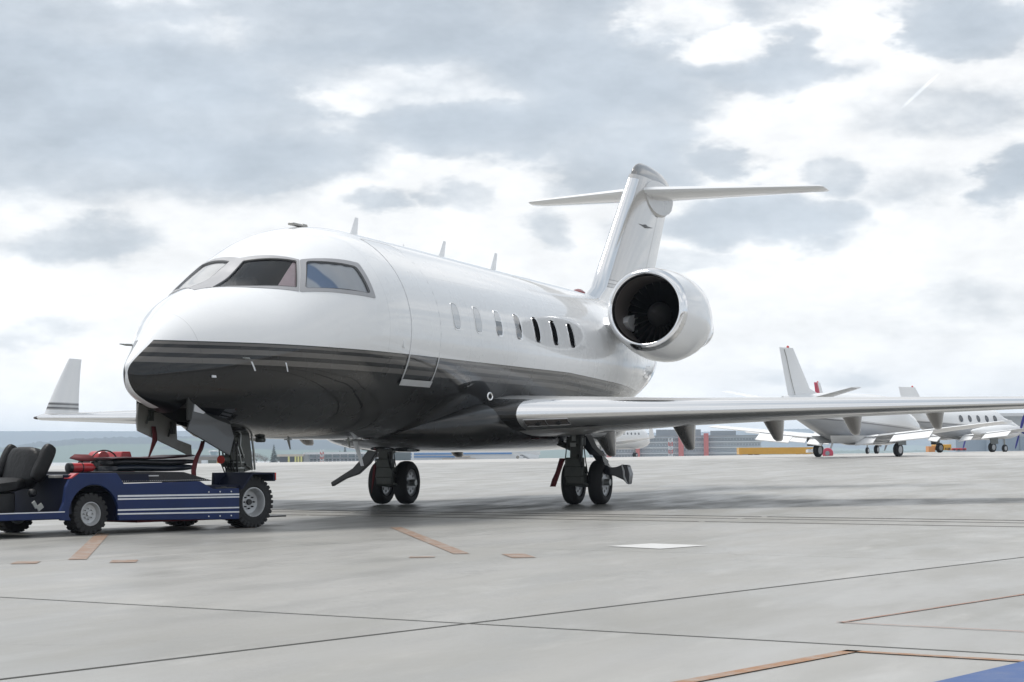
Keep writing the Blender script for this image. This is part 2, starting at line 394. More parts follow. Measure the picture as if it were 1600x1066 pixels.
def concrete_mat(name, base, seedoff=0.0):
    m_ = bpy.data.materials.new(name); m_.use_nodes = True
    nt = m_.node_tree; b = nt.nodes['Principled BSDF']; N, L = nt.nodes.new, nt.links.new
    tc = N('ShaderNodeTexCoord'); mp = N('ShaderNodeMapping'); L(tc.outputs['Object'], mp.inputs[0])
    oi = N('ShaderNodeObjectInfo')
    mp.inputs['Rotation'].default_value = (0, 0, -math.atan2(EV[1], EV[0])); mp.inputs['Scale'].default_value = (.28, 1.0, 1.0); mp.inputs['Location'].default_value = (seedoff, 0, 0)
    def noise(s, d=7, r=.6, src=mp.outputs[0]):
        n = N('ShaderNodeTexNoise'); L(src, n.inputs['Vector']); n.inputs['Scale'].default_value = s; n.inputs['Detail'].default_value = d; n.inputs['Roughness'].default_value = r; return n.outputs['Fac']
    def mix(f, a, c, blend='MIX'):
        n = N('ShaderNodeMix'); n.data_type = 'RGBA'; n.blend_type = blend
        if isinstance(f, float): n.inputs[0].default_value = f
        else: L(f, n.inputs[0])
        for k, s in ((6, a), (7, c)):
            if isinstance(s, tuple): n.inputs[k].default_value = (*s, 1)
            else: L(s, n.inputs[k])
        return n.outputs[2]
    def mr(x, a, c, lo=0.0, hi=1.0):
        n = N('ShaderNodeMapRange'); n.interpolation_type = 'SMOOTHSTEP'; L(x, n.inputs[0]); n.inputs[1].default_value = a; n.inputs[2].default_value = c; n.inputs[3].default_value = lo; n.inputs[4].default_value = hi; return n.outputs[0]
    c = tuple(base)
    d1 = tuple(np.array(base) * np.array((.82, .82, .80))); l1 = tuple(np.minimum(1, np.array(base) * 1.13)); st = tuple(np.array(base) * np.array((.60, .59, .555)))
    col = mix(mr(noise(.55, 6), .35, .65), d1, c)
    col = mix(mr(noise(2.3, 8, .65), .52, .74), col, l1)
    col = mix(mr(noise(1.1, 8, .62), .60, .80, 0, .62), col, st)
    sp = noise(70, 3, .6, tc.outputs['Object'])
    col = mix(mr(sp, .60, .78, 0, .22), col, tuple(np.array(base) * .55))
    vo = N('ShaderNodeTexVoronoi'); vo.feature = 'DISTANCE_TO_EDGE'; L(tc.outputs['Object'], vo.inputs['Vector']); vo.inputs['Scale'].default_value = .33; vo.inputs['Randomness'].default_value = 1.0
    wob = N('ShaderNodeVectorMath'); wob.operation = 'MULTIPLY_ADD'; wn_ = N('ShaderNodeTexNoise'); L(tc.outputs['Object'], wn_.inputs['Vector']); wn_.inputs['Scale'].default_value = 1.4; wn_.inputs['Detail'].default_value = 6
    L(wn_.outputs['Color'], wob.inputs[0]); wob.inputs[1].default_value = (1.1, 1.1, 0); L(tc.outputs['Object'], wob.inputs[2]); L(wob.outputs[0], vo.inputs['Vector'])
    crk = mr(vo.outputs['Distance'], .0, .0045, 1, 0)
    cm = N('ShaderNodeMath'); cm.operation = 'MULTIPLY'; L(crk, cm.inputs[0]); L(mr(noise(.35, 3), .52, .60, 0, .30), cm.inputs[1])
    col = mix(cm.outputs[0], col, tuple(np.array(base) * .35))
    vs_ = N('ShaderNodeTexVoronoi'); L(tc.outputs['Object'], vs_.inputs['Vector']); vs_.inputs['Scale'].default_value = .9
    sm = N('ShaderNodeMath'); sm.operation = 'MULTIPLY'; L(mr(vs_.outputs['Distance'], .015, .07, 1, 0), sm.inputs[0]); L(mr(noise(.8, 2), .54, .62, 0, .45), sm.inputs[1])
    col = mix(sm.outputs[0], col, tuple(np.array(base) * .38))
    mp2 = N('ShaderNodeMapping'); L(tc.outputs['Object'], mp2.inputs[0]); mp2.inputs['Rotation'].default_value = (0, 0, -math.atan2(EU[1], EU[0]) + .35); mp2.inputs['Scale'].default_value = (.035, 2.4, 1)
    tyr = noise(1.0, 3, .5, mp2.outputs[0])
    col = mix(mr(tyr, .60, .74, 0, .22), col, tuple(np.array(base) * np.array((.62, .615, .60))))
    rnd = N('ShaderNodeMapRange'); L(oi.outputs['Random'], rnd.inputs[0]); rnd.inputs[3].default_value = .93; rnd.inputs[4].default_value = 1.03
    hv = N('ShaderNodeHueSaturation'); L(col, hv.inputs['Color']); L(rnd.outputs[0], hv.inputs['Value'])
    L(hv.outputs[0], b.inputs['Base Color'])
    L(mr(noise(1.6, 6), .35, .7, .32, .54), b.inputs['Roughness'])
    b.inputs['Specular IOR Level'].default_value = .5
    bp = N('ShaderNodeBump'); bp.inputs['Strength'].default_value = .12; bp.inputs['Distance'].default_value = .004; L(sp, bp.inputs['Height']); L(bp.outputs[0], b.inputs['Normal'])
    return m_
M['concrete'] = concrete_mat('apron_concrete', (.296, .291, .276))
M['concrete_far'] = concrete_mat('far_concrete', (.430, .416, .396), 30)
M['concrete_drain'] = concrete_mat('drain_concrete', (.275, .266, .246), 60)
M['joint'] = mat('joint_filler', (.12, .114, .108), .8, 0, 0, .25, 5.0)
M['slot'] = mat('drain_iron', (.035, .034, .034), .7, .2, 0, .3, 6.0)

def paint_mat(name, col, wear=.45):
    m_ = bpy.data.materials.new(name); m_.use_nodes = True
    nt = m_.node_tree; b = nt.nodes['Principled BSDF']; N, L = nt.nodes.new, nt.links.new
    tc = N('ShaderNodeTexCoord')
    nz = N('ShaderNodeTexNoise'); L(tc.outputs['Object'], nz.inputs['Vector']); nz.inputs['Scale'].default_value = 9; nz.inputs['Detail'].default_value = 9; nz.inputs['Roughness'].default_value = .7
    mr = N('ShaderNodeMapRange'); L(nz.outputs[0], mr.inputs[0]); mr.inputs[1].default_value = .46; mr.inputs[2].default_value = .66; mr.inputs[3].default_value = 0; mr.inputs[4].default_value = wear
    mx = N('ShaderNodeMix'); mx.data_type = 'RGBA'; L(mr.outputs[0], mx.inputs[0]); mx.inputs[6].default_value = (*col, 1); mx.inputs[7].default_value = (.30, .29, .27, 1)
    L(mx.outputs[2], b.inputs['Base Color']); b.inputs['Roughness'].default_value = .5
    return m_
M['p_orange'] = paint_mat('orange_paint', (.27, .125, .045), .7)
M['p_faded'] = paint_mat('faded_orange_paint', (.225, .130, .078), .9)
M['p_thin'] = paint_mat('thin_red_orange_paint', (.28, .12, .065), .7)
M['p_white'] = paint_mat('white_ground_paint', (.56, .56, .55), .25)
M['p_blue'] = paint_mat('blue_ground_paint', (.016, .066, .215), .15)

# one sheet of ground out to the horizon, its rows along the crest of the apron
gm = MB()
tv = sorted(set([-400, -200, -130] + list(np.arange(-110, 0, 4.0)) + [0.0] + list(np.arange(5, 60, 8)) + [80, 120, 200, 350, 600, 900, 1100, 1500, 2500, 4000, 6500, 9500]))
sv = sorted(set([-7000, -4000, -2000, -1000, -500, -250] + list(np.arange(-150, 190, 8.0)) + [250, 500, 1000, 2000, 4000, 7000]))
rows = []
for t in tv:
    row = []
    for s_ in sv:
        p = K0[:2] + KD * s_ + KN * t
        u, v = p @ EU, p @ EV
        off = -.035
        if u > 40 or u < -34 or abs(v) > 60: off = -.002
        row.append((p[0], p[1], gz(*p) + off))
    rows.append(row)
gm.loft(rows, closed=False)
ground = tag(gm.build('ground', M['concrete_far'], angle=80), kind='structure')
# the apron: cast slabs with filled joints
apron = tag(empty('apron'), kind='structure')
ub = [-4.45 - 6.2 * k for k in range(5)][::-1] + [-2.65 + 6.2 * k for k in range(0, 9)]
vb = [12.53 + 6.2 * k for k in range(-11, 8)]
jm = MB()
for u0, u1 in zip(ub[:-1], ub[1:]):
    for v0, v1 in zip(vb[:-1], vb[1:]):
        drain = abs(u0 + 4.45) < .01
        g = .004
        gu0 = .022 if abs(u0 + 16.85) < .01 else g; gu1 = .022 if abs(u1 + 16.85) < .01 else g
        gv0 = .022 if abs(v0 - 12.53) < .01 else g; gv1 = .022 if abs(v1 - 12.53) < .01 else g
        cs = [UV(a, c) for a, c in ((u0 + gu0, v0 + gv0), (u1 - gu1, v0 + gv0), (u1 - gu1, v1 - gv1), (u0 + gu0, v1 - gv1))]
        vis = any((lambda d, q: d > 1.5 and abs((q - CP) @ CR) / d < .95)((np.array((*c, 0)) - CP) @ CF, np.array((*c, 0))) for c in cs)
        if not vis: continue
        b = MB()
        b.loft([[(*c, gz(*c) - .030) for c in cs], [(*c, gz(*c)) for c in cs]], False, True)
        b.build('drain_slab' if drain else 'slab', M['concrete_drain'] if drain else M['concrete'], apron, smooth=False)
jr = [[(*UV(u, v), gz(*UV(u, v)) - .009) for v in (vb[0], vb[-1])] for u in ub]
jm.loft(jr, closed=False)
jm.build('joint_filler', M['joint'], apron, smooth=False)
for du, wd in ((-4.30, .05), (-3.42, .09), (-2.80, .045)):
    for v0, v1 in zip(vb[4:-1], vb[5:]):
        b = MB(); cs = [UV(a, c) for a, c in ((du, v0 + .05), (du + wd, v0 + .05), (du + wd, v1 - .05), (du, v1 - .05))]
        b.loft([[(*c, gz(*c) - .02) for c in cs], [(*c, gz(*c) + .004) for c in cs]], False, True)
        b.build('drain_grate', M['slot'], apron, smooth=False)

def marking(name, uvs, mt, label, group=None, cat='ground marking', off=.004):
    cs = [UV(*q) for q in uvs]
    b = MB(); b.add([(*c, gz(*c) + off) for c in cs], [tuple(range(len(cs)))])
    o = b.build(name, mt, smooth=False)
    return tag(o, label, cat, group)
def strip(a, c, w):
    a = np.array(a, float); c = np.array(c, float); d = (c - a) / np.linalg.norm(c - a); n = np.array((-d[1], d[0])) * w / 2
    return [a + n, c + n, c - n, a - n]
marking('painted_line', strip((-7.30, 4.18), (-11.67, 8.49), .13), M['p_faded'], 'faded orange guide line running diagonally across the middle of the apron')
marking('painted_line', strip((-10.10, 2.53), (-13.83, 6.38), .14), M['p_faded'], 'orange guide line starting under the front wheel of the blue tractor')
marking('painted_patch', [(-14.52, 6.42), (-14.38, 6.55), (-14.12, 6.30), (-14.25, 6.17)], M['p_faded'], 'small worn orange patch leftmost on the concrete below the tractor')
marking('painted_patch', [(-14.03, 6.96), (-13.89, 7.10), (-13.62, 6.84), (-13.76, 6.70)], M['p_faded'], 'small worn orange patch right of the guide line end below the tractor')
marking('painted_patch', [(-12.36, 8.50), (-12.24, 8.66), (-12.10, 8.56), (-12.22, 8.41)], M['p_faded'], 'small worn orange patch just left of the diagonal line end mid apron')
marking('painted_patch', [(-11.98, 9.22), (-11.86, 9.36), (-11.42, 8.93), (-11.54, 8.79)], M['p_faded'], 'small worn orange patch just right of the diagonal line end mid apron')
marking('painted_patch', [(-7.95, 2.25), (-7.72, 2.42), (-8.15, 2.85), (-8.37, 2.68)], M['p_faded'], 'orange patch under the big rear wheel of the blue tractor')
marking('painted_patch', [(-10.02, 8.80), (-9.40, 8.86), (-9.50, 9.50), (-10.22, 9.46)], M['p_white'], 'white painted diamond patch on the concrete ahead of the wing')
marking('painted_line', strip((-18.9, 14.63), (-17.06, 14.63), .07), M['p_orange'], 'orange line running off the bottom edge near the blue paint')
marking('painted_line', strip((-17.09, 14.60), (-17.09, 16.9), .055), M['p_orange'], 'orange line along the slab joint leading to the blue paint')
marking('painted_line', strip((-15.92, 13.99), (-12.0, 14.04), .022), M['p_thin'], 'thin red orange line on the right running away from the corner')
marking('painted_line', strip((-15.91, 13.97), (-15.93, 16.5), .018), M['p_thin'], 'thin red orange line on the right running sideways from the corner')
marking('painted_field', [(-21.0, 15.35), (-17.10, 15.35), (-17.10, 19.5), (-21.0, 19.5)], M['p_blue'], 'corner of a blue painted field at the bottom right of the apron', off=.0045)

# ------------------------------------------------------------------ business jet: fuselage surface
X0 = 10.40
FX = np.array([10.40, 10.3, 10.1, 9.8, 9.4, 9.0, 8.5, 8.0, 7.5, 7.0, 6.5, 6.0, 5.3, 4.5, 2, 0, -2.5, -4, -5.5, -7, -8.2, -8.9])
FT = np.array([1.686, 1.814, 1.965, 2.197, 2.432, 2.612, 2.772, 3.038, 3.299, 3.492, 3.587, 3.624, 3.625, 3.622, 3.604, 3.588, 3.572, 3.557, 3.483, 3.29, 3.047, 2.754])
FB = np.array([1.592, 1.425, 1.342, 1.264, 1.165, 1.091, 1.034, .993, .971, .963, .960, .960, .963, .963, .961, .98, 1.062, 1.25, 1.539, 1.865, 2.187, 2.357])
FW = np.array([.012, .102, .203, .353, .596, .815, .999, 1.124, 1.22, 1.296, 1.333, 1.345, 1.345, 1.345, 1.347, 1.348, 1.326, 1.20, .965, .64, .30, .06])
FM = np.array([1.64, 1.63, 1.648, 1.687, 1.749, 1.853, 1.97, 2.068, 2.17, 2.253, 2.3, 2.305, 2.305, 2.305, 2.305, 2.305, 2.31, 2.36, 2.443, 2.531, 2.585, 2.556])
def pch(xs, ys, x):
    x = -np.sqrt(np.maximum(X0 - np.asarray(x, float), 0)); xs = -np.sqrt(X0 - xs)
    xs = xs[::-1]; ys = ys[::-1]; h = np.diff(xs); d = np.diff(ys) / h
    mm = np.zeros_like(ys); mm[0] = d[0]; mm[-1] = d[-1]
    w = d[1:] * d[:-1] > 0
    mm[1:-1] = np.where(w, 2 * d[1:] * d[:-1] / (d[1:] + d[:-1] + 1e-12), 0)
    i = np.clip(np.searchsorted(xs, x) - 1, 0, len(h) - 1); t = (x - xs[i]) / h[i]
    return ys[i] * (2 * t**3 - 3 * t**2 + 1) + h[i] * mm[i] * (t**3 - 2 * t**2 + t) + ys[i + 1] * (-2 * t**3 + 3 * t**2) + h[i] * mm[i + 1] * (t**3 - t**2)
def sec(x, a):
    T, B, W_, C_ = (pch(FX, q, x) for q in (FT, FB, FW, FM))
    s_ = np.sin(a)
    return np.stack(np.broadcast_arrays(x, W_ * np.cos(a), C_ + np.where(s_ > 0, T - C_, C_ - B) * s_), -1)
def onskin(p, off=0.0, side=1):
    """nearest place on the skin in the same cross-section, lifted off metres"""
    x, y, z = p; y = y * side
    T, B, W_, C_ = (float(pch(FX, q, x)) for q in (FT, FB, FW, FM))
    a = math.atan2((z - C_) / ((T - C_) if z > C_ else (C_ - B)), y / W_)
    P = sec(np.array(x), np.array(a)); e = 1e-3
    n = np.cross(sec(np.array(x + e), np.array(a)) - P, sec(np.array(x), np.array(a + e)) - P); n /= np.linalg.norm(n)
    if n @ (P - np.array((x, 0, C_))) < 0: n = -n
    return P + n * off
def quadpt(Q, s_, t):
    Q = [np.array(q, float) for q in Q]
    return (Q[0] * (1 - s_) + Q[1] * s_) * (1 - t) + (Q[3] * (1 - s_) + Q[2] * s_) * t
def skin_quad(Q, off, side=1, n=10, k=8):
    return [[onskin(quadpt(Q, i / n, j / k), off, side) for i in range(n + 1)] for j in range(k + 1)]
def round_poly(Q, rad, seg=5, sub=8):
    """outline of a polygon with rounded corners, evenly parametrised corner by corner"""
    Q = [np.array(q, float) for q in Q]; n = len(Q); out = []
    for i in range(n):
        p, a, c = Q[i], Q[i - 1], Q[(i + 1) % n]
        da = (a - p) / np.linalg.norm(a - p); dc = (c - p) / np.linalg.norm(c - p)
        r_ = min(rad, np.linalg.norm(a - p) * .45, np.linalg.norm(c - p) * .45)
        s0, s1 = p + da * r_, p + dc * r_
        for k in range(seg + 1):
            t = k / seg; out.append(s0 * (1 - t)**2 + p * 2 * t * (1 - t) + s1 * t**2)
        e1 = c + (p - c) / np.linalg.norm(p - c) * min(rad, np.linalg.norm(c - p) * .45)
        for k in range(1, sub): out.append(s1 + (e1 - s1) * k / sub)
    return out
def skin_ring(mb, outer, inner, off, side=1, ro=.02, ri=.05, deep=.03):
    o_, i_ = round_poly(outer, ro), round_poly(inner, ri)
    r = [[onskin(p, -.004, side) for p in o_], [onskin(p, off, side) for p in o_], [onskin(p, off, side) for p in i_], [onskin(p, -deep, side) for p in i_]]
    mb.loft(r)
def inpoly(px, pz, poly):
    c = False; n = len(poly)
    for i in range(n):
        x1, y1 = poly[i]; x2, y2 = poly[i - 1]
        if (y1 > pz) != (y2 > pz) and px < (x2 - x1) * (pz - y1) / (y2 - y1) + x1: c = not c
    return c
FG = [(8.02, .09, 3.036), (7.72, .625, 3.028), (8.092, .815, 2.680), (8.85, .15, 2.648)]
FO = [(7.95, .0, 3.072), (7.675, .650, 3.066), (8.11, .860, 2.640), (9.00, .0, 2.598)]
SG = [(7.63, .70, 3.026), (6.966, 1.034, 3.010), (6.958, 1.223, 2.683), (8.0, .875, 2.675)]
SO = [(7.67, .656, 3.066), (6.862, 1.012, 3.062), (6.878, 1.254, 2.630), (8.105, .868, 2.637)]
def grow(Q, d):
    c = np.mean(np.array(Q), 0); return [np.array(q) + (np.array(q) - c) / np.linalg.norm(np.array(q) - c) * d for q in Q]

jet = tag(empty('business_jet'), 'white twin engined business jet with glossy black belly, nose wheel held by a blue tractor', 'airplane')
nx = np.concatenate([10.4 - np.linspace(0, 1, 36)**2 * 1.25, np.arange(9.12, 6.6, -.030), np.linspace(6.57, -8.9, 170)])
na = 240
aa = np.linspace(0, 2 * np.pi, na + 1)[:-1]
S = sec(nx[:, None], aa[None, :])
def hole_test(Q, O):
    out = []
    mid = [(np.array(q) * .55 + np.array(o) * .45) for q, o in zip(Q, O)]
    for i in range(4):
        for k in range(12):
            p = mid[i] + (mid[(i + 1) % 4] - mid[i]) * k / 12; p = onskin(p)
            out.append((p[0], math.atan2(p[2] - 2.1, p[1])))
    return out
hp = [hole_test(FG, FO), hole_test(SG, SO)]
# polygon tests in (x, angle) so that both panes and their mirror images open
faces = []
cx = .5 * (S[:-1] + S[1:]); cx = .5 * (cx + np.roll(cx, -1, 1))
ang = np.arctan2(cx[..., 2] - 2.1, np.abs(cx[..., 1]))
for i in range(len(nx) - 1):
    near = 6.6 < nx[i] < 9.2
    for k in range(na):
        if near and cx[i, k, 2] > 2.5:
            if any(inpoly(cx[i, k, 0], ang[i, k], q) for q in hp): continue
        a, b_ = i * na + k, i * na + (k + 1) % na
        faces.append((a, a + na, b_ + na, b_))
# nose gear well: an opening in the belly
def inbay(p): return 8.42 < p[0] < 9.66 and abs(p[1]) < .295 and p[2] < 1.45
faces = [f for f in faces if not inbay(S.reshape(-1, 3)[list(f)].mean(0))]
fm = MB(); faces.append(tuple(range(na))); fm.add(S.reshape(-1, 3).tolist(), faces)
fus = fm.build('fuselage', M['livery'], jet, angle=60)
b = MB()
b.box((9.04, 0, 1.50), (1.30, .64, .02)); b.box((8.40, 0, 1.28), (.02, .64, .46)); b.box((9.68, 0, 1.42), (.02, .5, .16))
b.box((9.04, -.31, 1.33), (1.28, .02, .36)); b.box((9.04, .31, 1.33), (1.28, .02, .36))
b.build('gear_well', M['bay'], jet, smooth=False)
b = MB()
for k in range(4): b.tube([(8.6 + .22 * k, -.28, 1.44 - .02 * k), (8.7 + .22 * k, .05, 1.40), (8.75 + .2 * k, .28, 1.46)], .012, 6)
b.cyl((9.3, -.12, 1.34), (9.3, .12, 1.34), .05); b.cyl((8.9, .1, 1.38), (9.25, .1, 1.36), .03)
b.build('well_pipes', M['gear'], jet)

# cockpit glazing, both sides
for side in (1, -1):
    b = MB(); skin_ring(b, FO, FG, .006, side, ro=.01, ri=.022, deep=.035); skin_ring(b, SO, SG, .007, side, ro=.03, ri=.06, deep=.035)
    wf = b.build('window_frame', M['grey_frame'], jet, angle=40)
    b = MB(); b.loft(skin_quad(grow(FG, .03), -.012, side, 12, 8), closed=False)
    b.build('windshield', M['glass'], jet, angle=60)
    b = MB(); b.loft(skin_quad(grow(SG, .03), -.012, side, 12, 8), closed=False)
    b.build('side_window', M['glass'], jet, angle=60)
    # rubber seal round each pane
    b = MB()
    for Q in (FG, SG):
        pts = round_poly(Q, .022 if Q is FG else .05); r0 = [onskin(p, .0075, side) for p in pts]
        c = np.mean(np.array(Q), 0); r1 = [onskin(np.array(p) + (c - np.array(p)) / np.linalg.norm(c - np.array(p)) * .013, .0045, side) for p in pts]
        b.loft([r0, r1])
    b.build('window_seal', M['black'], wf)
# what stands in the cockpit
b = MB(); b.loft([[sec(np.array(x_), np.array(a_)) * np.array((1, .97, 1)) + np.array((0, 0, -.03 * math.sin(a_))) for a_ in np.linspace(0, 2 * np.pi, 41)[:-1]] for x_ in (5.95, 5.92)], True, True); b.box((7.2, 0, 1.95), (2.4, 1.8, .03))
b.build('cockpit_bulkhead', mat('cockpit_trim', (.05, .043, .040), .6), jet, smooth=False)
b = MB(); b.loft([[(8.35, y, z) for y, z in ((-.75, 2.0), (-.7, 2.56), (0, 2.60), (.7, 2.56), (.75, 2.0))], [(8.0, y, z) for y, z in ((-.8, 2.0), (-.75, 2.62), (0, 2.66), (.75, 2.62), (.8, 2.0))]], True, True)
b.build('glareshield', mat('glareshield_grey', (.09, .10, .10), .7), jet)
for sy in (.42, -.42):
    b = MB(); b.box((7.05, sy, 2.35), (.14, .46, .75), Matrix.Rotation(-.12, 3, 'Y')); b.box((7.02, sy, 2.82), (.10, .28, .22)); b.box((7.3, sy, 2.1), (.5, .46, .12))
    b.build('pilot_seat', mat('seat_leather', (.060, .048, .042), .55), jet, bevel=.03)
b = MB(); rr = []
for j in range(7):
    t = j / 6; s0 = .86 - .13 * t - (.0 if t > .3 else .0) + .06 * (1 - t)**3
    rr.append([onskin(quadpt(grow(FG, .02), s0 + (1 - s0) * k / 6, t), -.026 - .004 * math.sin(k)) for k in range(7)])
b.loft(rr, closed=False)
sv_ = b.build('sun_screen_or_reflection', mat('pink_white_fabric', (.86, .68, .71), .6, var=.06, nscale=9), jet)
b = MB(); b.loft(skin_quad(grow(FG, .02), -.028, -1, 10, 6), closed=False); b.build('sun_screen_or_reflection', mat('pale_sky_sheen', (.80, .81, .82), .5, var=.05, nscale=5), jet, angle=60)  # added pale sheet, makes the starboard windshield look bright with reflected sky
sb = MB(); rr = []
for j in range(7):
    rr.append([onskin(quadpt(grow(SG, .02), i / 24, j / 6), -.026 - .006 * math.sin(i * 1.1), 1) for i in range(25)])
sb.loft(rr, closed=False)
def curtain_mat():
    m_ = mat('window_blind', (.60, .62, .66), .5)
    nt = m_.node_tree; N, L = nt.nodes.new, nt.links.new; b_ = nt.nodes['Principled BSDF']
    tc = N('ShaderNodeTexCoord'); sp = N('ShaderNodeSeparateXYZ'); L(tc.outputs['Object'], sp.inputs[0])
    ad = N('ShaderNodeMath'); ad.operation = 'MULTIPLY_ADD'; L(sp.outputs[2], ad.inputs[0]); ad.inputs[1].default_value = -.42; L(sp.outputs[0], ad.inputs[2])
    cr = N('ShaderNodeValToRGB'); mr = N('ShaderNodeMapRange'); L(ad.outputs[0], mr.inputs[0]); mr.inputs[1].default_value = 5.7; mr.inputs[2].default_value = 6.75; L(mr.outputs[0], cr.inputs[0])
    e = cr.color_ramp.elements; e[0].position = 0; e[0].color = (.84, .87, .91, 1); e[1].position = 1; e[1].color = (.78, .82, .87, 1)
    for p_, c_ in ((.35, (.88, .90, .93, 1)), (.58, (.76, .82, .90, 1)), (.62, (.26, .38, .60, 1)), (.84, (.30, .42, .64, 1)), (.88, (.76, .83, .92, 1))):
        x_ = e.new(p_); x_.color = c_
    L(cr.outputs[0], b_.inputs['Base Color'])
    return m_
sb.build('window_curtain', curtain_mat(), jet, angle=60)

# cabin windows
for side in (1, -1):
    for i in range(7):
        xw = 4.51 - .7715 * i
        def wp(s_, ex): # superellipse point
            c_, n_ = math.cos(s_), math.sin(s_)
            return (xw + math.copysign(abs(c_)**.62, c_) * (.118 + ex), 1.31, 2.573 + math.copysign(abs(n_)**.62, n_) * (.178 + ex))
        ts = [2 * math.pi * k / 32 for k in range(32)]
        b = MB(); b.loft([[onskin(wp(t, .020), -.003, side) for t in ts], [onskin(wp(t, .018), .005, side) for t in ts], [onskin(wp(t, .002), .005, side) for t in ts], [onskin(wp(t, -.004), .0012, side) for t in ts]])
        w = b.build('cabin_window', M['white'] if i < 2 else M['chrome'], jet, angle=50)
        def disc(pts, off, cz):
            c0 = np.array((xw, 1.31, cz)); m2 = MB()
            m2.loft([[onskin(c0 + (np.array(p) - c0) * f, off, side) for p in pts] for f in (1, .8, .6, .4, .2, .02)], False, True); return m2
        b = disc([wp(t, .0) for t in ts], .0024, 2.573)
        b.build('pane', M['glass_dark'], w, angle=60)
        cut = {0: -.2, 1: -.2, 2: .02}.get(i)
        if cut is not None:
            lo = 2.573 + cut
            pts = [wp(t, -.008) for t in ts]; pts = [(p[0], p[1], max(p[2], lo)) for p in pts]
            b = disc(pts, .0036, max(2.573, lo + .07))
            b.build('pane_reflection', M['reflection_pale'], w, angle=60)  # pale patch over the dark pane paints the sky's reflection
# passenger door
DL, DR, DB_, DT_ = 6.02, 5.09, 1.66, 3.47
def door_out(ex):
    return round_poly([(DR - ex, 0, DT_ + ex), (DL + ex, 0, DT_ + ex), (DL + ex * .6, 0, DB_ - ex), (DR - ex * .6, 0, DB_ - ex)], .10, 5, 12)
def dskin(p, off):   # by height on the port side
    x, _, z = p
    T, B, W_, C_ = (float(pch(FX, q, x)) for q in (FT, FB, FW, FM))
    sn = (z - C_) / ((T - C_) if z > C_ else (C_ - B)); a = math.asin(max(-1, min(1, sn)))
    return onskin((x, W_ * math.cos(a), C_ + math.sin(a) * ((T - C_) if z > C_ else (C_ - B))), off)
b = MB(); rows = []
for j in range(25):
    z = DB_ + (DT_ - DB_) * j / 24
    rows.append([dskin((DL + (DR - DL) * i / 10, 0, z), .0045) for i in range(11)])
b.loft(rows, closed=False)
door = b.build('passenger_door', M['livery'], jet, angle=60)
b = MB(); o_ = door_out(.007); i_ = door_out(-.006)
b.loft([[dskin(p, .0) for p in o_], [dskin(p, .0058) for p in o_], [dskin(p, .0058) for p in i_], [dskin(p, .001) for p in i_]])
b.build('door_seal', mat('door_seal_grey', (.60, .61, .63), .4), door)
b = MB()
def lowtrim(x0, x1, z0, z1, off=.012):
    rows = [[dskin((x0 + (x1 - x0) * i / 8, 0, z0 + (z1 - z0) * j / 8), off) for i in range(9)] for j in range(9)]
    b.loft(rows, closed=False)
lowtrim(DL + .012, DL - .018, DB_, 2.0); lowtrim(DR + .018, DR - .012, DB_, 2.0); lowtrim(DL + .02, DR - .02, DB_ - .03, DB_ + .045, .02)
b.build('door_sill', mat('bright_door_trim', (.62, .63, .64), .35, .3), door)
b = MB(); b.box(onskin((6.22, 1.3, 2.12), .004), (.05, .012, .09)); b.build('door_handle', M['white_plain'], door, bevel=.004)
# small placards, vents and probes on the nose
for px_, pz_ in ((9.09, 1.73), (8.62, 1.735)):
    b = MB(); pl0 = dskin((px_ + .01, 0, pz_ + .07), .003); rr = []
    for k in range(9): rr.append([dskin((px_ + .012 - .0075 * k, 0, pz_ + .062 - .0125 * k), .004), dskin((px_ - .008 - .0075 * k, 0, pz_ + .062 - .0125 * k), .004 + .002 * (k % 2))])
    b.loft(rr, closed=False); b.build('placard', M['stripe_white'], jet, smooth=False)
b = MB(); b.box(dskin((9.49, 0, 1.62), .004), (.08, .02, .025)); b.build('placard', M['stripe_white'], jet, smooth=False)
b = MB(); b.tube([(9.75, -.33, 1.97), (9.79, -.385, 1.972), (9.90, -.395, 1.975)], [.012, .012, .005], 8)
b.build('pitot_probe', M['gear_light'], jet)
b = MB(); b.tube([(9.15, .70, 1.83), (9.18, .79, 1.82), (9.34, .80, 1.82)], [.012, .012, .005], 8)
b.build('pitot_probe', M['gear_light'], jet)
# antennas on the spine and belly
def blade(name, x0, z0, x1, z1, c0, c1, th, mt, y=0.0):
    b = MB(); rings = []
    for t in (0, .5, .92, 1):
        xm = x0 + (x1 - x0) * t; z = z0 + (z1 - z0) * t; c = c0 + (c1 - c0) * t; w = th * (1 - .6 * t) * (1 if t < 1 else .3)
        rings.append([(xm + c / 2, y, z), (xm + c * .2, y + w, z), (xm - c / 2, y, z), (xm + c * .2, y - w, z)])
    b.loft(rings, True, True); return b.build(name, mt, jet, angle=25)
blade('blade_antenna', 4.86, 3.60, 4.74, 3.90, .26, .10, .016, M['white_plain'])
blade('blade_antenna', 1.88, 3.58, 1.72, 3.89, .24, .10, .016, M['white_plain'])
blade('blade_antenna', -.20, 3.56, -.37, 3.91, .26, .11, .016, M['white_plain'])
blade('blade_antenna', 3.22, 3.58, 3.21, 3.70, .05, .03, .012, M['white_plain'])
b = MB(); b.box((6.45, 0, 3.615), (.38, .09, .03)); b.box((6.3, 0, 3.635), (.12, .06, .02)); b.build('beacon_base', M['door_grey'], jet, bevel=.01)
b = MB(); b.box((1.4, 0, 3.606), (6.4, .16, .022)); b.build('spine_strip', M['white_plain'], jet, bevel=.008)
b = MB(); b.lathe((-4.35, 0, 3.50), (0, 0, 1), [(0, .14), (.10, .13), (.15, .06), (.16, 0.001)], 14); b.build('red_beacon', mat('dark_red_lens', (.16, .012, .014), .15, 0, .8), jet)
blade('belly_antenna', 4.84, 1.0, 4.58, .62, .17, .10, .018, M['white_plain'])
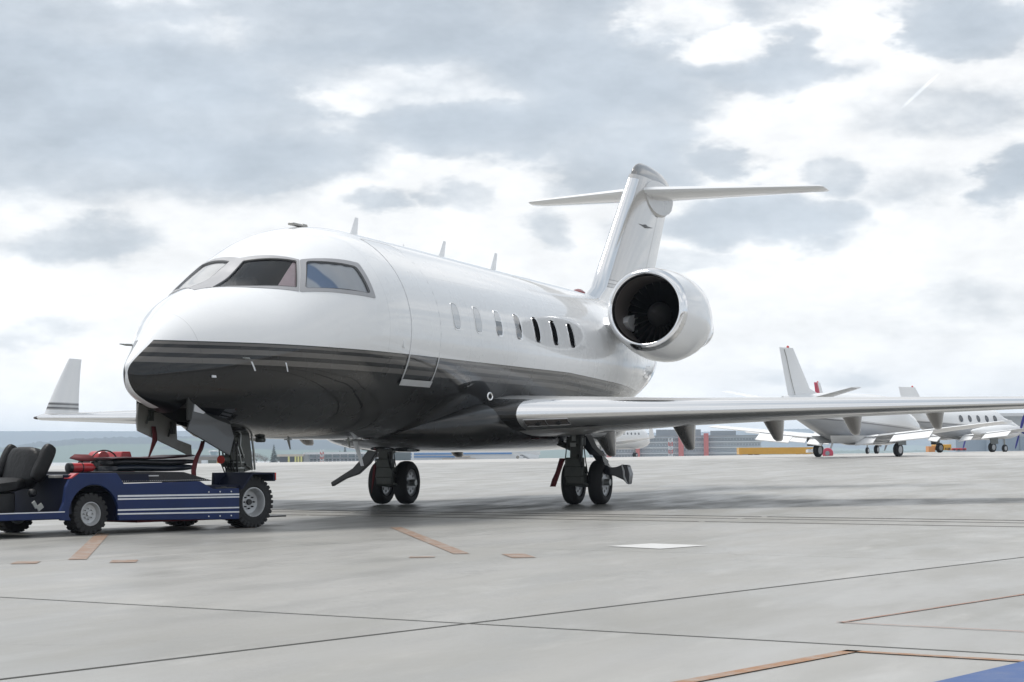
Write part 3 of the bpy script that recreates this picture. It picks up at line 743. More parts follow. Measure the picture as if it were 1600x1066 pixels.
b = MB(); b.box((4.83, 0, .955), (.30, .10, .02)); b.build('antenna_foot', M['grey_frame'], jet, bevel=.008)
for x_, l_ in ((6.72, .12), (5.02, .10)):
    b = MB(); b.cyl((x_, 0, .98), (x_ - .06, 0, .96 - l_), .022, .008, 8); b.cyl((x_, 0, .975), (x_, 0, .950), .05, .05, 12); b.build('drain_mast', M['gear_light'], jet)
b = MB(); b.box((7.62, .1, .95), (.13, .09, .06)); b.build('belly_lamp', M['gear'], jet, bevel=.02)

# ------------------------------------------------------------------ wings
LEx = lambda y: 3.718 - .575 * y
LEz = lambda y: 1.276 + .022 * y
def chord(y):
    ys = [0, 1.28, 3.3, 9.33]; tex = [-2.05, -1.98, -1.80, -2.95]
    return LEx(y) - float(np.interp(y, ys, tex))
def tc_(y): return float(np.interp(y, [0, 1.28, 3.3, 9.33], [.122, .122, .112, .095]))
def aero(xc, t, up):      # thickness form
    h = 5 * t * (.2969 * math.sqrt(xc) - .1260 * xc - .3516 * xc**2 + .2843 * xc**3 - .1036 * xc**4)
    return h if up else -h
def wing_pt(y, xc, up, side=1, off=0.0):
    c = chord(y); inc = R(float(np.interp(y, [0, 1.3, 9.3], [2.2, 1.8, -.6])))
    z = aero(xc, tc_(y), up) * c + .012 * c * math.sin(math.pi * xc) + (off if up else -off)
    x = -xc * c
    return np.array((LEx(y) + x * math.cos(inc) + z * math.sin(inc) * 0, side * y, LEz(y) + z + x * math.sin(inc)))
XL = .085
def xs_skin(): return [XL + (1 - XL) * (1 - math.cos(math.pi * k / 16)) / 2 for k in range(17)]
ny = [0.6, 1.28, 1.45, 2, 2.6, 3.3, 4, 5, 6, 7, 8, 9.0, 9.33]
fwing = {}
for side in (1, -1):
    b = MB(); rings = []
    for y in ny: rings.append([wing_pt(y, x, True, side) for x in xs_skin()[::-1]] + [wing_pt(y, x, False, side) for x in xs_skin()])
    b.loft(rings, True, True)
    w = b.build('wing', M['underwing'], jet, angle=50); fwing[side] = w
    b = MB(); rings = []
    xl = [XL * (k / 9)**2 for k in range(10)]
    ly = [1.52, 2, 2.6, 3.3, 4, 5, 6, 7, 8, 8.7, 9.1, 9.28]
    for y in ly: rings.append([wing_pt(y, x, True, side, .004) for x in xl[::-1]] + [wing_pt(y, x, False, side, .004) for x in xl[1:]])
    b.loft(rings, closed=False)
    b.build('leading_edge', M['chrome'], w, angle=60)
    b = MB(); rings = []
    for y in (.9, 1.28, 1.525): rings.append([wing_pt(y, x, True, side, .006) for x in xl[::-1]] + [wing_pt(y, x, False, side, .006) for x in xl[1:]])
    b.loft(rings, closed=False); b.build('root_edge', M['livery'], w, angle=60)
    # tip cap with nav lamp
    b = MB(); tip = []
    for y, s_ in ((9.28, 1), (9.34, .93), (9.40, .7), (9.43, .25)):
        c0 = wing_pt(9.3, .45, True, side); c0[2] = LEz(9.3); ring = []
        for x in [q for q in np.linspace(1, 0, 9)] : ring.append(wing_pt(9.3, x, True, side))
        for x in np.linspace(0, 1, 9)[1:-1]: ring.append(wing_pt(9.3, x, False, side))
        ring = [np.array((c0[0] + (p[0] - c0[0]) * (.6 + .4 * s_), side * y, c0[2] + (p[2] - c0[2]) * s_)) for p in ring]
        tip.append(ring)
    b.loft(tip, False, True); tipo = b.build('wing_tip', M['chrome'], w, angle=50)
    b = MB(); b.lathe((LEx(9.33) - .10, side * 9.335, LEz(9.33) - .004), (1, side * .35, 0), [(-.05, .028), (.05, .030), (.10, .018), (.115, .002)], 10)
    b.build('nav_lamp', M['lamp'], w)
    # winglet
    b = MB(); rings = []
    for t in (0, .08, .25, .5, .75, 1.0):
        le = -1.86 - .95 * t - .12 * t * t; c = 1.16 - .74 * t; yy = 9.33 + .16 * t; zz = 1.47 + 1.13 * t
        ring = []
        for x in [1, .8, .55, .3, .12, .03, 0]: ring.append((le - x * c, side * (yy + aero(x, .10, True) * c), zz))
        for x in [.03, .12, .3, .55, .8]: ring.append((le - x * c, side * (yy + aero(x, .10, False) * c), zz))
        rings.append(ring)
    b.loft(rings, True, True)
    wl = b.build('winglet', M['winglet'] if 'winglet' in M else M['white'], w, angle=40)
    # flap track fairings
    for fy, dp in ((1.33, .40), (2.68, .40), (4.08, .35), (5.25, .32), (6.47, .29)):
        te = LEx(fy) - chord(fy); b = MB(); rings = []
        ztop = wing_pt(fy, .90, False)[2] + .05
        for t in (0, .25, .5, .75, .92, 1.0):
            xf, xa = te + .95 - .90 * t, te - .10 - .10 * t; hw_ = .165 * (1 - t) + .055 * t; zz = ztop - .05 - dp * t
            if t == 1.0: hw_ *= .6; xf -= .03; xa += .03; zz += .004
            xm = xf * .45 + xa * .55; ring = []
            for k in range(14):
                a = 2 * math.pi * k / 14; ring.append(((xf + xa) / 2 + math.cos(a) * (xf - xa) / 2, side * (fy + math.copysign(abs(math.sin(a))**.8, math.sin(a)) * hw_), zz + (.10 * (1 - t) * (1 if math.cos(a) > 0 else .3))))
            rings.append(ring)
        b.loft(rings, True, True); b.build('flap_fairing', M['fairing'], w, angle=50)
# landing lights let into the port and starboard leading edge
for side in (1, -1):
    b = MB(); pn = []
    for y in (1.60, 1.7, 1.85, 2.0, 2.13): pn.append([wing_pt(y, x, False, side, .007) for x in (.008, .016, .028, .042)])
    b.loft(pn, closed=False); ll = b.build('landing_light', M['lamp'], fwing[side])
    for y in (1.75, 2.0):
        p = wing_pt(y, .022, False, side, .012); b = MB(); b.lathe(p + np.array((-.02, 0, .01)), (.8, 0, -.5), [(0, .045), (.018, .045), (.026, .03), (.028, .001)], 14); b.build('lamp', M['glass_dark'], ll)
    b = MB()
    for y in (1.595, 1.86, 2.135): b.tube([wing_pt(y, x, False, side, .010) for x in (.007, .016, .028, .043)], .006, 6)
    b.tube([wing_pt(y, .007, False, side, .010) for y in (1.595, 1.86, 2.135)], .006, 6); b.tube([wing_pt(y, .043, False, side, .010) for y in (1.595, 1.86, 2.135)], .006, 6)
    b.build('lamp_frame', M['dullmetal'], ll)
# wing to body fairing
b = MB(); rings = []
for x_, hw_, zt_, zb_ in ((4.75, .20, 1.15, .985), (4.5, .50, 1.22, .945), (4.1, .80, 1.32, .89), (3.6, 1.08, 1.44, .84), (3.1, 1.30, 1.54, .81), (2.4, 1.45, 1.58, .80), (0, 1.49, 1.58, .80), (-2, 1.46, 1.55, .83), (-3.0, 1.30, 1.55, .92), (-4.0, .95, 1.55, 1.12), (-4.8, .5, 1.55, 1.38)):
    zc = zb_ + (zt_ - zb_) * .52; ring = []
    for k in range(40):
        a = 2 * math.pi * k / 40; c_, n_ = math.cos(a), math.sin(a)
        e = .72
        ring.append((x_, math.copysign(abs(c_)**e, c_) * hw_, zc + math.copysign(abs(n_)**e, n_) * ((zt_ - zc) if n_ > 0 else (zc - zb_))))
    rings.append(ring)
b.loft(rings, True, True); fair = b.build('belly_fairing', M['livery'], jet, angle=50)
b = MB(); b.lathe((3.28, 1.30, 1.55), (.35, .93, .05), [(0, .055), (.012, .060), (.02, .05), (.014, .036), (.002, .034)], 20); b.build('fuel_port', M['chrome'], fair)

# ------------------------------------------------------------------ tail
def fin_section(z):
    le = -4.95 - (z - 3.5) * .995; te = -8.32 - (z - 3.3) * .70
    if z < 3.75: le += (3.75 - z) * 1.2
    th = float(np.interp(z, [3.1, 6.1], [.36, .26]))
    return le, te, th
def fin_ring(z, x0, x1, scale=1.0, off=0.0):
    le, te, th = fin_section(z); c = le - te; up = []; dn = []
    for k in range(15):
        x = x0 + (x1 - x0) * (1 - math.cos(math.pi * k / 14)) / 2
        h = aero(x, th / c * 1.0, True) * c + off
        up.append((le - x * c, h, z)); dn.append((le - x * c, -h, z))
    return up, dn
zs = [3.05, 3.4, 3.75, 4.2, 4.8, 5.4, 5.9, 6.12]
def fin_mat():
    m_ = mat('fin_silver', (.56, .54, .52), .20, .75, .5, .03, 1.0, coat_rough=.03)
    nt = m_.node_tree; N, L = nt.nodes.new, nt.links.new; b_ = nt.nodes['Principled BSDF']; src = b_.inputs['Base Color'].links[0].from_socket
    tc = N('ShaderNodeTexCoord'); sp = N('ShaderNodeSeparateXYZ'); L(tc.outputs['Object'], sp.inputs[0])
    cr = N('ShaderNodeValToRGB'); cr.color_ramp.interpolation = 'CONSTANT'
    mr = N('ShaderNodeMapRange'); L(sp.outputs[2], mr.inputs[0]); mr.inputs[1].default_value = 3.6; mr.inputs[2].default_value = 4.1; L(mr.outputs[0], cr.inputs[0])
    e = cr.color_ramp.elements; e[0].position = 0; e[0].color = (1.55, 1.55, 1.55, 1); e[1].position = .36; e[1].color = (.5, .5, .5, 1)
    for p_, c_ in ((.39, 1.0), (.50, .45), (.53, 1.15), (.64, .45), (.67, 1.0)):
        x_ = e.new(p_); x_.color = (c_, c_, c_, 1)
    mx = N('ShaderNodeMix'); mx.data_type = 'RGBA'; mx.blend_type = 'MULTIPLY'; mx.inputs[0].default_value = 1; L(src, mx.inputs[6]); L(cr.outputs[0], mx.inputs[7]); L(mx.outputs[2], b_.inputs['Base Color'])
    return m_
M['fin'] = fin_mat()
b = MB(); rings = []
for z in zs:
    u, d = fin_ring(z, .0, .74); rings.append(u[::-1] + d[1:])
b.loft(rings, True, True); fin = b.build('fin', M['fin'], jet, angle=50)
b = MB(); rings = []
for z in zs[1:-1] + [6.0]:
    u, d = fin_ring(z, .745, 1.0); rings.append(u + d[::-1][1:-1])
b.loft(rings, True, True); b.build('rudder', M['fin'], fin, angle=50)
b = MB(); rings = []
for z in zs[1:-1] + [6.03]:
    u, d = fin_ring(z, 0, .10, off=.005); rings.append(u[::-1] + d[1:])
b.loft(rings, closed=False); b.build('fin_leading_edge', M['chrome'], fin, angle=60)
# tip fairing over the tailplane
b = MB(); rings = []
for z, x0, x1, th in ((5.62, -7.95, -10.12, .13), (5.72, -7.75, -10.32, .21), (5.95, -7.62, -10.36, .25), (6.10, -7.60, -10.28, .24), (6.24, -7.72, -10.05, .21), (6.34, -7.9, -9.65, .16), (6.40, -8.1, -9.1, .09), (6.415, -8.3, -8.8, .03)):
    ring = []
    for k in range(24):
        a = 2 * math.pi * k / 24; ring.append(((x0 + x1) / 2 + math.cos(a) * (x0 - x1) / 2, math.copysign(abs(math.sin(a))**.8, math.sin(a)) * th / 2 * (1.0), z))
    rings.append(ring)
b.loft(rings, True, True); bul = b.build('fin_cap', M['darkgloss'], fin, angle=60)
b = MB()
for sgn in (1, -1):
    ring0 = []; ring1 = []
    for k in range(28):
        a = 2 * math.pi * k / 28; ring0.append((-9.0 + math.cos(a) * 1.0, sgn * .10, 5.86 + math.sin(a) * (.30 if math.sin(a) > 0 else .42)))
        ring1.append((-9.0 + math.cos(a) * .95, sgn * .150, 5.86 + math.sin(a) * (.27 if math.sin(a) > 0 else .38)))
    b.loft([ring0, ring1], False, True)
b.build('pivot_plate', M['silver'], fin, angle=40)
b = MB(); E_ = [(-7.55, 5.150), (-7.88, 5.158), (-7.97, 5.180), (-8.06, 5.180), (-8.15, 5.160), (-8.52, 5.165), (-8.3, 5.140), (-8.08, 5.120), (-7.9, 5.132)]
b.prism(E_, lambda x, z: (x, .12, z), lambda x, z: (x, .152, z)); b.build('bird_emblem', M['black'], fin, smooth=False)
for side in (1, -1):
    b = MB(); rings = []
    for y in (.05, .5, 1.2, 2.0, 2.8, 3.06, 3.13):
        le = -7.86 - .775 * y + (0 if y < 3.1 else -.10); c = 2.02 - .36 * y - (0 if y < 3.1 else .25); z0 = 5.845 + .068 * y
        th = .105 if y < 3.1 else .04
        ring = [(le - x * c, side * y, z0 + aero(x, th, True) * c) for x in (1, .8, .6, .4, .22, .1, .03, 0)] + [(le - x * c, side * y, z0 + aero(x, th, False) * c) for x in (.03, .1, .22, .4, .6, .8)]
        rings.append(ring)
    b.loft(rings, True, True); b.build('tailplane', M['white'], jet, angle=40)
    # elevator hinge line proud by a hair
# ------------------------------------------------------------------ engines
for side in (1, -1):
    o = np.array((-1.62, side * 2.04, 3.065)); ax = np.array((-1.0, side * .012, -.060)); ax /= np.linalg.norm(ax)
    b = MB(); b.lathe(o, ax, [(.145, .668), (.3, .695), (.6, .732), (.95, .752), (1.3, .730), (1.65, .655), (2.0, .555), (2.4, .44), (2.8, .345), (2.9, .33), (2.86, .30)], 64, cap1=True)
    nac = b.build('engine_nacelle', M['white'], jet, angle=50)
    b = MB(); b.lathe(o, ax, [(.16, .671), (.09, .652), (.035, .628), (.005, .600), (0, .583), (.012, .565), (.05, .545), (.10, .535)], 64); b.build('intake_lip', M['chrome'], nac, angle=60)
    b = MB(); b.lathe(o, ax, [(.10, .535), (.25, .53), (.5, .535), (.95, .555), (1.0, .555), (1.02, .10)], 64); b.build('intake_duct', mat('intake_liner', (.115, .100, .092), .45, .15), nac, angle=50)
    b = MB(); b.lathe(o, ax, [(.42, .003), (.46, .05), (.55, .11), (.68, .17), (.80, .205), (.9, .21)], 32); b.build('spinner', mat('spinner_grey', (.045, .043, .043), .42, .2), nac, angle=60)
    bl = MB(); t_ = np.array((0, 0, 1.0)); uu = np.cross(ax, t_); uu /= np.linalg.norm(uu); ww = np.cross(ax, uu)
    rings = []
    for r_, tw, cw in ((.20, .5, .10), (.32, .75, .115), (.44, .95, .12), (.545, 1.1, .115)):
        cdir = ax * math.cos(tw) + ww * math.sin(tw); pc = uu * r_ + ax * .82
        rings.append([pc - cdir * cw * .5, pc + np.cross(cdir, uu) * .006, pc + cdir * cw * .5, pc - np.cross(cdir, uu) * .006])
    bl.loft(rings, True, True)
    proto = bl.mesh('fan_blade', mat('titanium_blade', (.045, .042, .040), .28, 1.0), True, 40)
    for k in range(26):
        fb = bpy.data.objects.new('fan_blade', proto); COL.objects.link(fb); fb.parent = nac
        fb.matrix_local = Matrix.Translation(Vector(o)) @ Matrix.Rotation(2 * math.pi * k / 26, 4, Vector(ax))
    b = MB()                                                     # pylon
    rings = []
    for y in (.75, 1.0, 1.3, 1.62):
        le, te, zc, th = -2.05 - .25 * (1.62 - y) + .55 * max(0, 1.15 - y), -5.0, 2.86 + .06 * (y - 1.2), .17 + .16 * max(0, 1.25 - y)
        c = le - te
        rings.append([(le - x * c, side * y, zc + aero(x, th / c * 2.0, True) * c) for x in (1, .8, .6, .4, .22, .1, .03, 0)] + [(le - x * c, side * y, zc + aero(x, th / c * 2.0, False) * c) for x in (.03, .1, .22, .4, .6, .8)])
    b.loft(rings, True, True); b.build('engine_pylon', M['white'], jet, angle=50)

# ------------------------------------------------------------------ landing gear
def wheel(parent, c, r, w, rim_mt, ax=(0, 1, 0), holes=8, rim_r=.62):
    c = np.array(c, float); h = w / 2
    b = MB(); b.lathe(c, ax, [(-h * .72, r * rim_r), (-h * .92, r * .66), (-h, r * .78), (-h * .93, r * .90), (-h * .70, r * .97), (-h * .3, r), (h * .3, r), (h * .70, r * .97), (h * .93, r * .90), (h, r * .78), (h * .92, r * .66), (h * .72, r * rim_r)], 40)
    for q in (-.35, 0, .35): pass
    t = b.build('tyre', M['rubber'], parent, angle=40)
    b = MB(); b.lathe(c, ax, [(-h * .74, r * (rim_r + .02)), (-h * .80, r * (rim_r - .02)), (-h * .66, r * (rim_r - .07)), (-h * .60, r * .42), (-h * .66, r * .18), (-h * .72, .002)], 36)
    b.lathe(c, ax, [(h * .74, r * (rim_r + .02)), (h * .80, r * (rim_r - .02)), (h * .66, r * (rim_r - .07)), (h * .60, r * .42), (h * .66, r * .18), (h * .72, .002)], 36)
    ri = b.build('wheel_rim', rim_mt, parent, angle=35)
    b = MB(); axv = np.array(ax, float); u = np.cross(axv, (0, 0, 1.0)); u /= np.linalg.norm(u); v = np.cross(axv, u)
    for sgn in (-1, 1):
        for k in range(holes):
            a = 2 * math.pi * k / holes; p = c + (u * math.cos(a) + v * math.sin(a)) * r * .40 + axv * sgn * h * .54
            b.cyl(p, p + axv * sgn * h * .10, r * .068, r * .068, 10)
        b.cyl(c + axv * sgn * h * .6, c + axv * sgn * h * .80, r * .11, r * .09, 14)
    tag(b.build('wheel_hole', M['black'], parent), kind='stuff')
for side in (1, -1):
    g = MB(); yy = side * 1.55
    g.cyl((.38, yy, .62), (.30, yy, 1.30), .095, .105, 18); g.cyl((.38, yy, .40), (.38, yy, .66), .075, .075, 16)
    g.box((.40, yy, .50), (.20, .30, .16)); g.box((.42, yy, .64), (.18, .24, .14)); g.box((.40, yy, .375), (.16, .25, .12))
    g.loft([[(.46, yy - .14, .30), (.46, yy + .14, .30), (.46, yy + .15, .48), (.46, yy - .15, .48)], [(.0, yy - .10 + side * .04, .26), (.0, yy + .10 + side * .04, .26), (.0, yy + .10 + side * .04, .42), (.0, yy - .10 + side * .04, .42)]], True, True)
    g.box((.36, yy, .95), (.20, .23, .13)); g.box((.36, yy, 1.08), (.24, .26, .10)); g.box((.42, yy + side * .02, .80), (.10, .16, .22))
    mg = g.build('main_gear', M['gear'], jet, bevel=.012)
    b = MB(); b.cyl((0, side * 1.22, .335), (0, side * 1.96, .335), .05, .05, 14); b.build('axle', M['gear_light'], mg)
    wheel(mg, (0, side * 1.38, .337), .337, .215, M['rim'])
    wheel(mg, (0, side * 1.80, .337), .337, .215, M['rim'])
    b = MB(); b.tube([(.33, side * 1.50, .84), (.2, side * 1.1, .99), (.12, side * .7, 1.10)], .035, 10); b.tube([(.30, side * 1.50, .80), (.18, side * 1.1, .95), (.12, side * .7, 1.06)], .018, 8)
    b.build('side_brace', M['gear'], mg)
    b = MB()
    for k, (dx, dy) in enumerate(((.13, -.10), (.13, .10), (.06, .14))):
        b.tube([(.34 + dx, yy + dy, 1.15), (.38 + dx, yy + dy * 1.05, .85), (.40 + dx * .9, yy + dy * 1.25, .66), (.30 + dx, yy + dy * 1.2, .50), (.12, yy + dy * .9, .38)], .009, 6)
    b.tube([(.42, yy + .04, .78), (.55, yy + .10, .70), (.5, yy + .13, .55), (.4, yy + .16, .48)], .011, 6)
    b.build('brake_hose', M['black'], mg)
    b = MB(); b.box((.475, yy - .01, .90), (.03, .09, .06)); b.box((.475, yy + .0, 1.00), (.02, .06, .08)); b.cyl((.46, yy - .12, .66), (.46, yy + .12, .66), .018, .018, 10); b.cyl((.47, yy + .1, .34), (.30, yy + .16, .30), .018)
    b.build('gear_fitting', M['gear_light'], mg)
    # hanging outboard door of the leg
    DP = [(1.52, 1.02), (1.66, 1.02), (1.76, .85), (1.90, .73)]
    b = MB(); rr = []
    for t, (y0, z0, y1, z1) in enumerate(((1.47, 1.05, 1.63, 1.05), (1.57, .90, 1.73, .86), (1.69, .75, 1.87, .73))):
        rr.append([(-.12, side * y0, z0), (.16, side * y0, z0), (.16, side * y1, z1), (-.12, side * y1, z1)])
    b.loft(rr, True, True); b.build('gear_door', M['navy_dark'], mg, bevel=.008)
    if side < 0:
        b = MB(); poly2 = [(1.80, .93), (1.98, .91), (2.12, .74), (2.30, .56), (2.68, .34), (2.66, .275), (2.42, .40), (2.20, .47), (2.0, .64)]
        b.prism(poly2, lambda y, z: (.03, -y, z), lambda y, z: (-.06, -y, z)); b.build('gear_door', M['door_dark'], mg, bevel=.01)
        continue_door = False
    else: continue_door = True
    b = MB(); poly = [(1.69, .75), (1.87, .735), (1.915, .60), (1.98, .555), (2.08, .565), (2.18, .60), (2.245, .595), (2.29, .46), (2.265, .30), (2.19, .37), (2.05, .43), (1.90, .45)]
    b.prism(poly, lambda y, z: (.06 + .05 * (y - 1.7), side * y, z), lambda y, z: (-.02 - .16 * (y - 1.7), side * y, z)); b.build('gear_door', M['navy_dark'], mg, bevel=.012) if continue_door else None
    b = MB()
    b.tube([(.075, side * 2.17, .60), (.085, side * 2.20, .50), (.085, side * 2.205, .42), (.085, side * 2.25, .32)], .014, 8)
    b.loft([[(.085, side * 1.86, .735), (.085, side * 1.90, .72)], [(.085, side * 1.88, .66), (.085, side * 1.965, .655)], [(.085, side * 1.88, .60), (.085, side * 1.955, .585)]], closed=False)
    if continue_door: b.build('door_edging', M['white_plain'], mg)
    b = MB(); rr = [[(.50 + .10 * t, side * 1.40 - .07 - .10 * t - (.02 if t > .7 else 0), .70 - .42 * t), (.50 + .10 * t, side * 1.40 + .02 - .12 * t, .70 - .42 * t)] for t in (0, .25, .5, .75, 1)] if side > 0 else [[(.50, side * 1.62 - .10 - .04 * t, .62 - .44 * t), (.50, side * 1.62 - .03 - .10 * t, .62 - .44 * t)] for t in (0, .25, .5, .75, 1)]
    b.loft(rr, closed=False); rib = b.build('warning_ribbon', M['red_dark']); tag(rib, 'red warning ribbon tied to the %s main wheels of the white jet' % ('near' if side > 0 else 'far'), 'ribbon', 'red warning ribbons on the jet')
    sd = rib.modifiers.new('thick', 'SOLIDIFY'); sd.thickness = .004

ng = MB()
ng.cyl((8.06, 0, .50), (8.06, 0, .98), .075, .085, 18); ng.cyl((8.06, 0, .52), (8.06, 0, .62), .11, .11, 18); ng.cyl((8.06, 0, .70), (8.06, 0, .76), .105, .105, 18); ng.cyl((8.06, 0, .80), (8.06, 0, .84), .10, .10, 18)
ng.box((8.08, 0, .66), (.22, .20, .05)); ng.cyl((8.1, 0, .95), (8.30, 0, 1.35), .05, .05); ng.cyl((8.06, 0, .95), (7.95, 0, 1.3), .075, .08)
nose = ng.build('nose_gear', M['gear'], jet, bevel=.008)
b = MB(); b.cyl((8.06, -.20, .26), (8.06, .20, .26), .035); b.cyl((8.06, 0, .24), (8.06, 0, .52), .06); b.build('axle', M['gear_light'], nose)
wheel(nose, (8.06, .125, .245), .22, .13, M['rim'], holes=6); wheel(nose, (8.06, -.125, .245), .22, .13, M['rim'], holes=6)
b = MB()
b.prism([(8.10, 1.10), (7.97, 1.14), (7.90, 1.08), (7.88, 1.00), (7.79, .60), (8.0, .58), (8.06, .80), (8.08, .98)], lambda x, z: (x, .10, z), lambda x, z: (x, .065, z))
b.build('strut_door', M['gear'], nose, bevel=.01)
b = MB(); b.tube([(7.85, .108, 1.0), (7.80, .108, .8), (7.775, .108, .60)], .014, 6); b.tube([(7.99, .108, .66), (7.90, .112, .625), (7.84, .108, .60)], .010, 6)
b.build('strut_door_rod', M['gear_light'], nose)
b = MB()
for k in range(6):
    y_ = -.09 + .036 * k
    b.tube([(8.16, y_, 1.02 - .02 * k), (8.20 + .02 * (k % 3), y_ * 1.4, .86), (8.22 - .02 * (k % 2), y_ * 1.2, .72 - .02 * k), (8.14, y_ * .9, .56)], .008 + .003 * (k % 2), 6)
b.build('hydraulic_hose', M['black'], nose)
b = MB()
b.tube([(8.10, .10, 1.02), (8.14, .115, .88), (8.06, .12, .74)], .013, 6); b.tube([(8.17, .08, .92), (8.17, .12, .80), (8.12, .12, .66)], .010, 6)
for z_ in (.615, .68, .765): b.cyl((8.06, 0, z_), (8.06, 0, z_ + .016), .115, .115, 18)
b.build('steering_fitting', M['gear_light'], nose)
b = MB(); b.box((8.20, .02, .76), (.10, .10, .10)); b.cyl((8.26, .0, .72), (8.38, .0, .72), .055, .05, 14); b.build('taxi_lamp', M['gear'], nose, bevel=.01)
b = MB(); b.cyl((8.38, .0, .72), (8.39, .0, .72), .048, .048, 14); b.build('lamp_lens', M['orange_lens'], nose)
def door_plate(poly, y, bulge, mt, name):
    b = MB(); b.prism(poly, lambda x, z: (x, y, z), lambda x, z: (x, y + .022, z)); return b.build(name, mt, jet, bevel=.005)
nd = door_plate([(9.68, 1.34), (9.715, 1.16), (9.69, 1.04), (8.53, .755), (8.55, .89), (8.86, .95), (8.88, 1.14), (9.3, 1.26)], -.31, 0, M['door_grey'], 'nose_gear_door')
for x_, z_ in ((9.46, 1.22), (9.0, 1.08)):
    b = MB(); b.box((x_, -.27, z_), (.05, .05, .14)); b.tube([(x_ + .02, -.25, z_ + .08), (x_ + .10, -.265, z_ - .10)], .012, 6)
    b.build('door_hinge', M['gear'], nd)
pd = door_plate([(9.57, 1.335), (9.42, 1.31), (9.21, 1.245), (8.74, 1.115), (8.66, .97), (8.76, .765), (9.70, 1.04), (9.60, 1.18)], .30, 0, M['door_dark'], 'nose_gear_door')
b = MB(); b.prism([(9.55, 1.322), (9.42, 1.30), (9.28, 1.255), (9.36, 1.22), (9.57, 1.245)], lambda x, z: (x, .3225, z), lambda x, z: (x, .329, z)); b.build('door_patch', M['dullmetal'], pd)
def ribbon(name, pts, wd, label):
    b = MB(); rr = []
    for (x, y, z), w_ in zip(pts, wd): rr.append([(x + w_ / 2, y, z), (x - w_ / 2, y + .01, z)])
    b.loft(rr, closed=False); o = b.build(name, M['red_dark']); sd = o.modifiers.new('thick', 'SOLIDIFY'); sd.thickness = .004
    return tag(o, label, 'ribbon', 'red warning ribbons on the jet')
ribbon('warning_ribbon', [(9.40, -.275, 1.09), (9.39, -.265, 1.0), (9.40, -.262, .93), (9.46, -.262, .84), (9.53, -.262, .735)], (.07, .075, .09, .05, .008), 'red pointed warning ribbon hanging from the grey nose wheel door')
ribbon('warning_ribbon', [(8.97, .10, .93), (9.02, .10, .84), (9.10, .10, .76), (9.15, .10, .68), (9.18, .10, .60), (9.17, .10, .50)], (.07, .08, .08, .085, .085, .085), 'long red warning ribbon hanging from the dark nose door down to the tractor deck')

# ------------------------------------------------------------------ towing tractor (x runs to its front, y to the side seen here)
TT = np.array([0.93677616, -0.34992916]); TO = (8.57358, 0.52804, -.045)
tug = tag(empty('tow_tractor', TO, math.atan2(TT[1], TT[0])), 'low blue towbarless tractor with black seats and white double stripes under the jet nose', 'tow tractor')
def plate(mb, poly, y0, y1, mi=0): mb.prism(poly, lambda x, z: (x, y0, z), lambda x, z: (x, y1, z), mi)
arch = [(2.256 + .315 * math.cos(t), .204 + .315 * math.sin(t)) for t in np.linspace(R(5), R(176), 22)]
arch = arch[::-1]        # rear side first
body = [(.291, .108), (1.935, .142)] + [(1.945, .22)] + arch[1:-1] + [(2.565, .20), (2.54, .158), (2.66, .160), (2.70, .20), (2.63, .34), (2.605, .50), (2.555, .585), (2.468, .640), (1.965, .633), (1.873, .521), (.848, .534), (.667, .447), (.291, .448)]
for y0, y1 in ((.085, .045), (-1.47, -1.43)):
    b = MB(); plate(b, body, y0, y1); sp_ = b.build('side_panel', M['blue'], tug, smooth=False, bevel=.006)
    if y0 > 0: near_panel = sp_
b = MB()
for z0, z1, zr0, zr1 in ((.384, .404, .374, .391), (.354, .371, .346, .360), (.240, .257, .229, .243), (.200, .216, .180, .195)):
    b.loft([[(1.955, .0872, z0), (1.955, .0872, z1)], [(.293, .0872, zr0), (.293, .0872, zr1)]], closed=False)
b.build('side_stripe', M['stripe_white'], near_panel, smooth=False)
b = MB()
for x_ in (.41, .57, .73):
    for z_ in (.415, .150): b.cyl((x_, .08, z_), (x_, .092, z_), .008, .008, 8)
b.build('panel_bolt', M['stripe_white'], near_panel)
b = MB(); b.box((1.35, -.69, .28), (1.2, 1.46, .28)); b.box((1.1, -.69, .46), (1.7, 1.46, .05)); b.box((3.30, -.69, .20), (1.36, 1.44, .06)); b.box((2.53, -.69, .42), (.05, 1.46, .40)); b.box((.48, -.69, .425), (.40, 1.46, .03))
b.box((2.0, -.69, .58), (.98, 1.46, .08))
b.build('chassis', M['blue_dark'], tug, smooth=False)
b = MB(); b.box((3.36, .06, .214), (1.44, .06, .076)); b.box((3.36, -1.44, .214), (1.44, .06, .076)); b.box((4.05, -.69, .30), (.06, 1.5, .26)); b.build('step_board', M['blue'], tug, smooth=False, bevel=.008)
b = MB(); b.box((3.35, .0915, .248), (1.45, .004, .010)); b.build('step_edging', M['stripe_white'], tug, smooth=False)
b = MB(); plate(b, [(2.0, .53), (1.985, .652), (1.03, .636), (.62, .535)], .03, -1.40); b.build('tread_hood', M['tread'], tug, bevel=.006)
b = MB(); b.box((1.45, .034, .600), (.14, .012, .012)); b.build('hood_handle', M['dullmetal'], tug)
b = MB()
for k in range(46):
    x_ = .72 + k * .0265
    b.cyl((x_, .033, .548), (x_, .040, .548), .0055, .0055, 6)
tag(b.build('rivet', M['dullmetal'], tug), kind='stuff')
b = MB(); b.box((.45, -.10, .452), (.30, .30, .02)); b.cyl((.44, .03, .455), (.52, .03, .455), .022, .022, 10); b.build('deck_latch', M['black'], tug, bevel=.006)
fpoly = [(.285, .434), (.108, .622), (-.222, .618), (-.230, .520), (-.195, .520), (-.195, .596), (.095, .600), (.25, .434)]
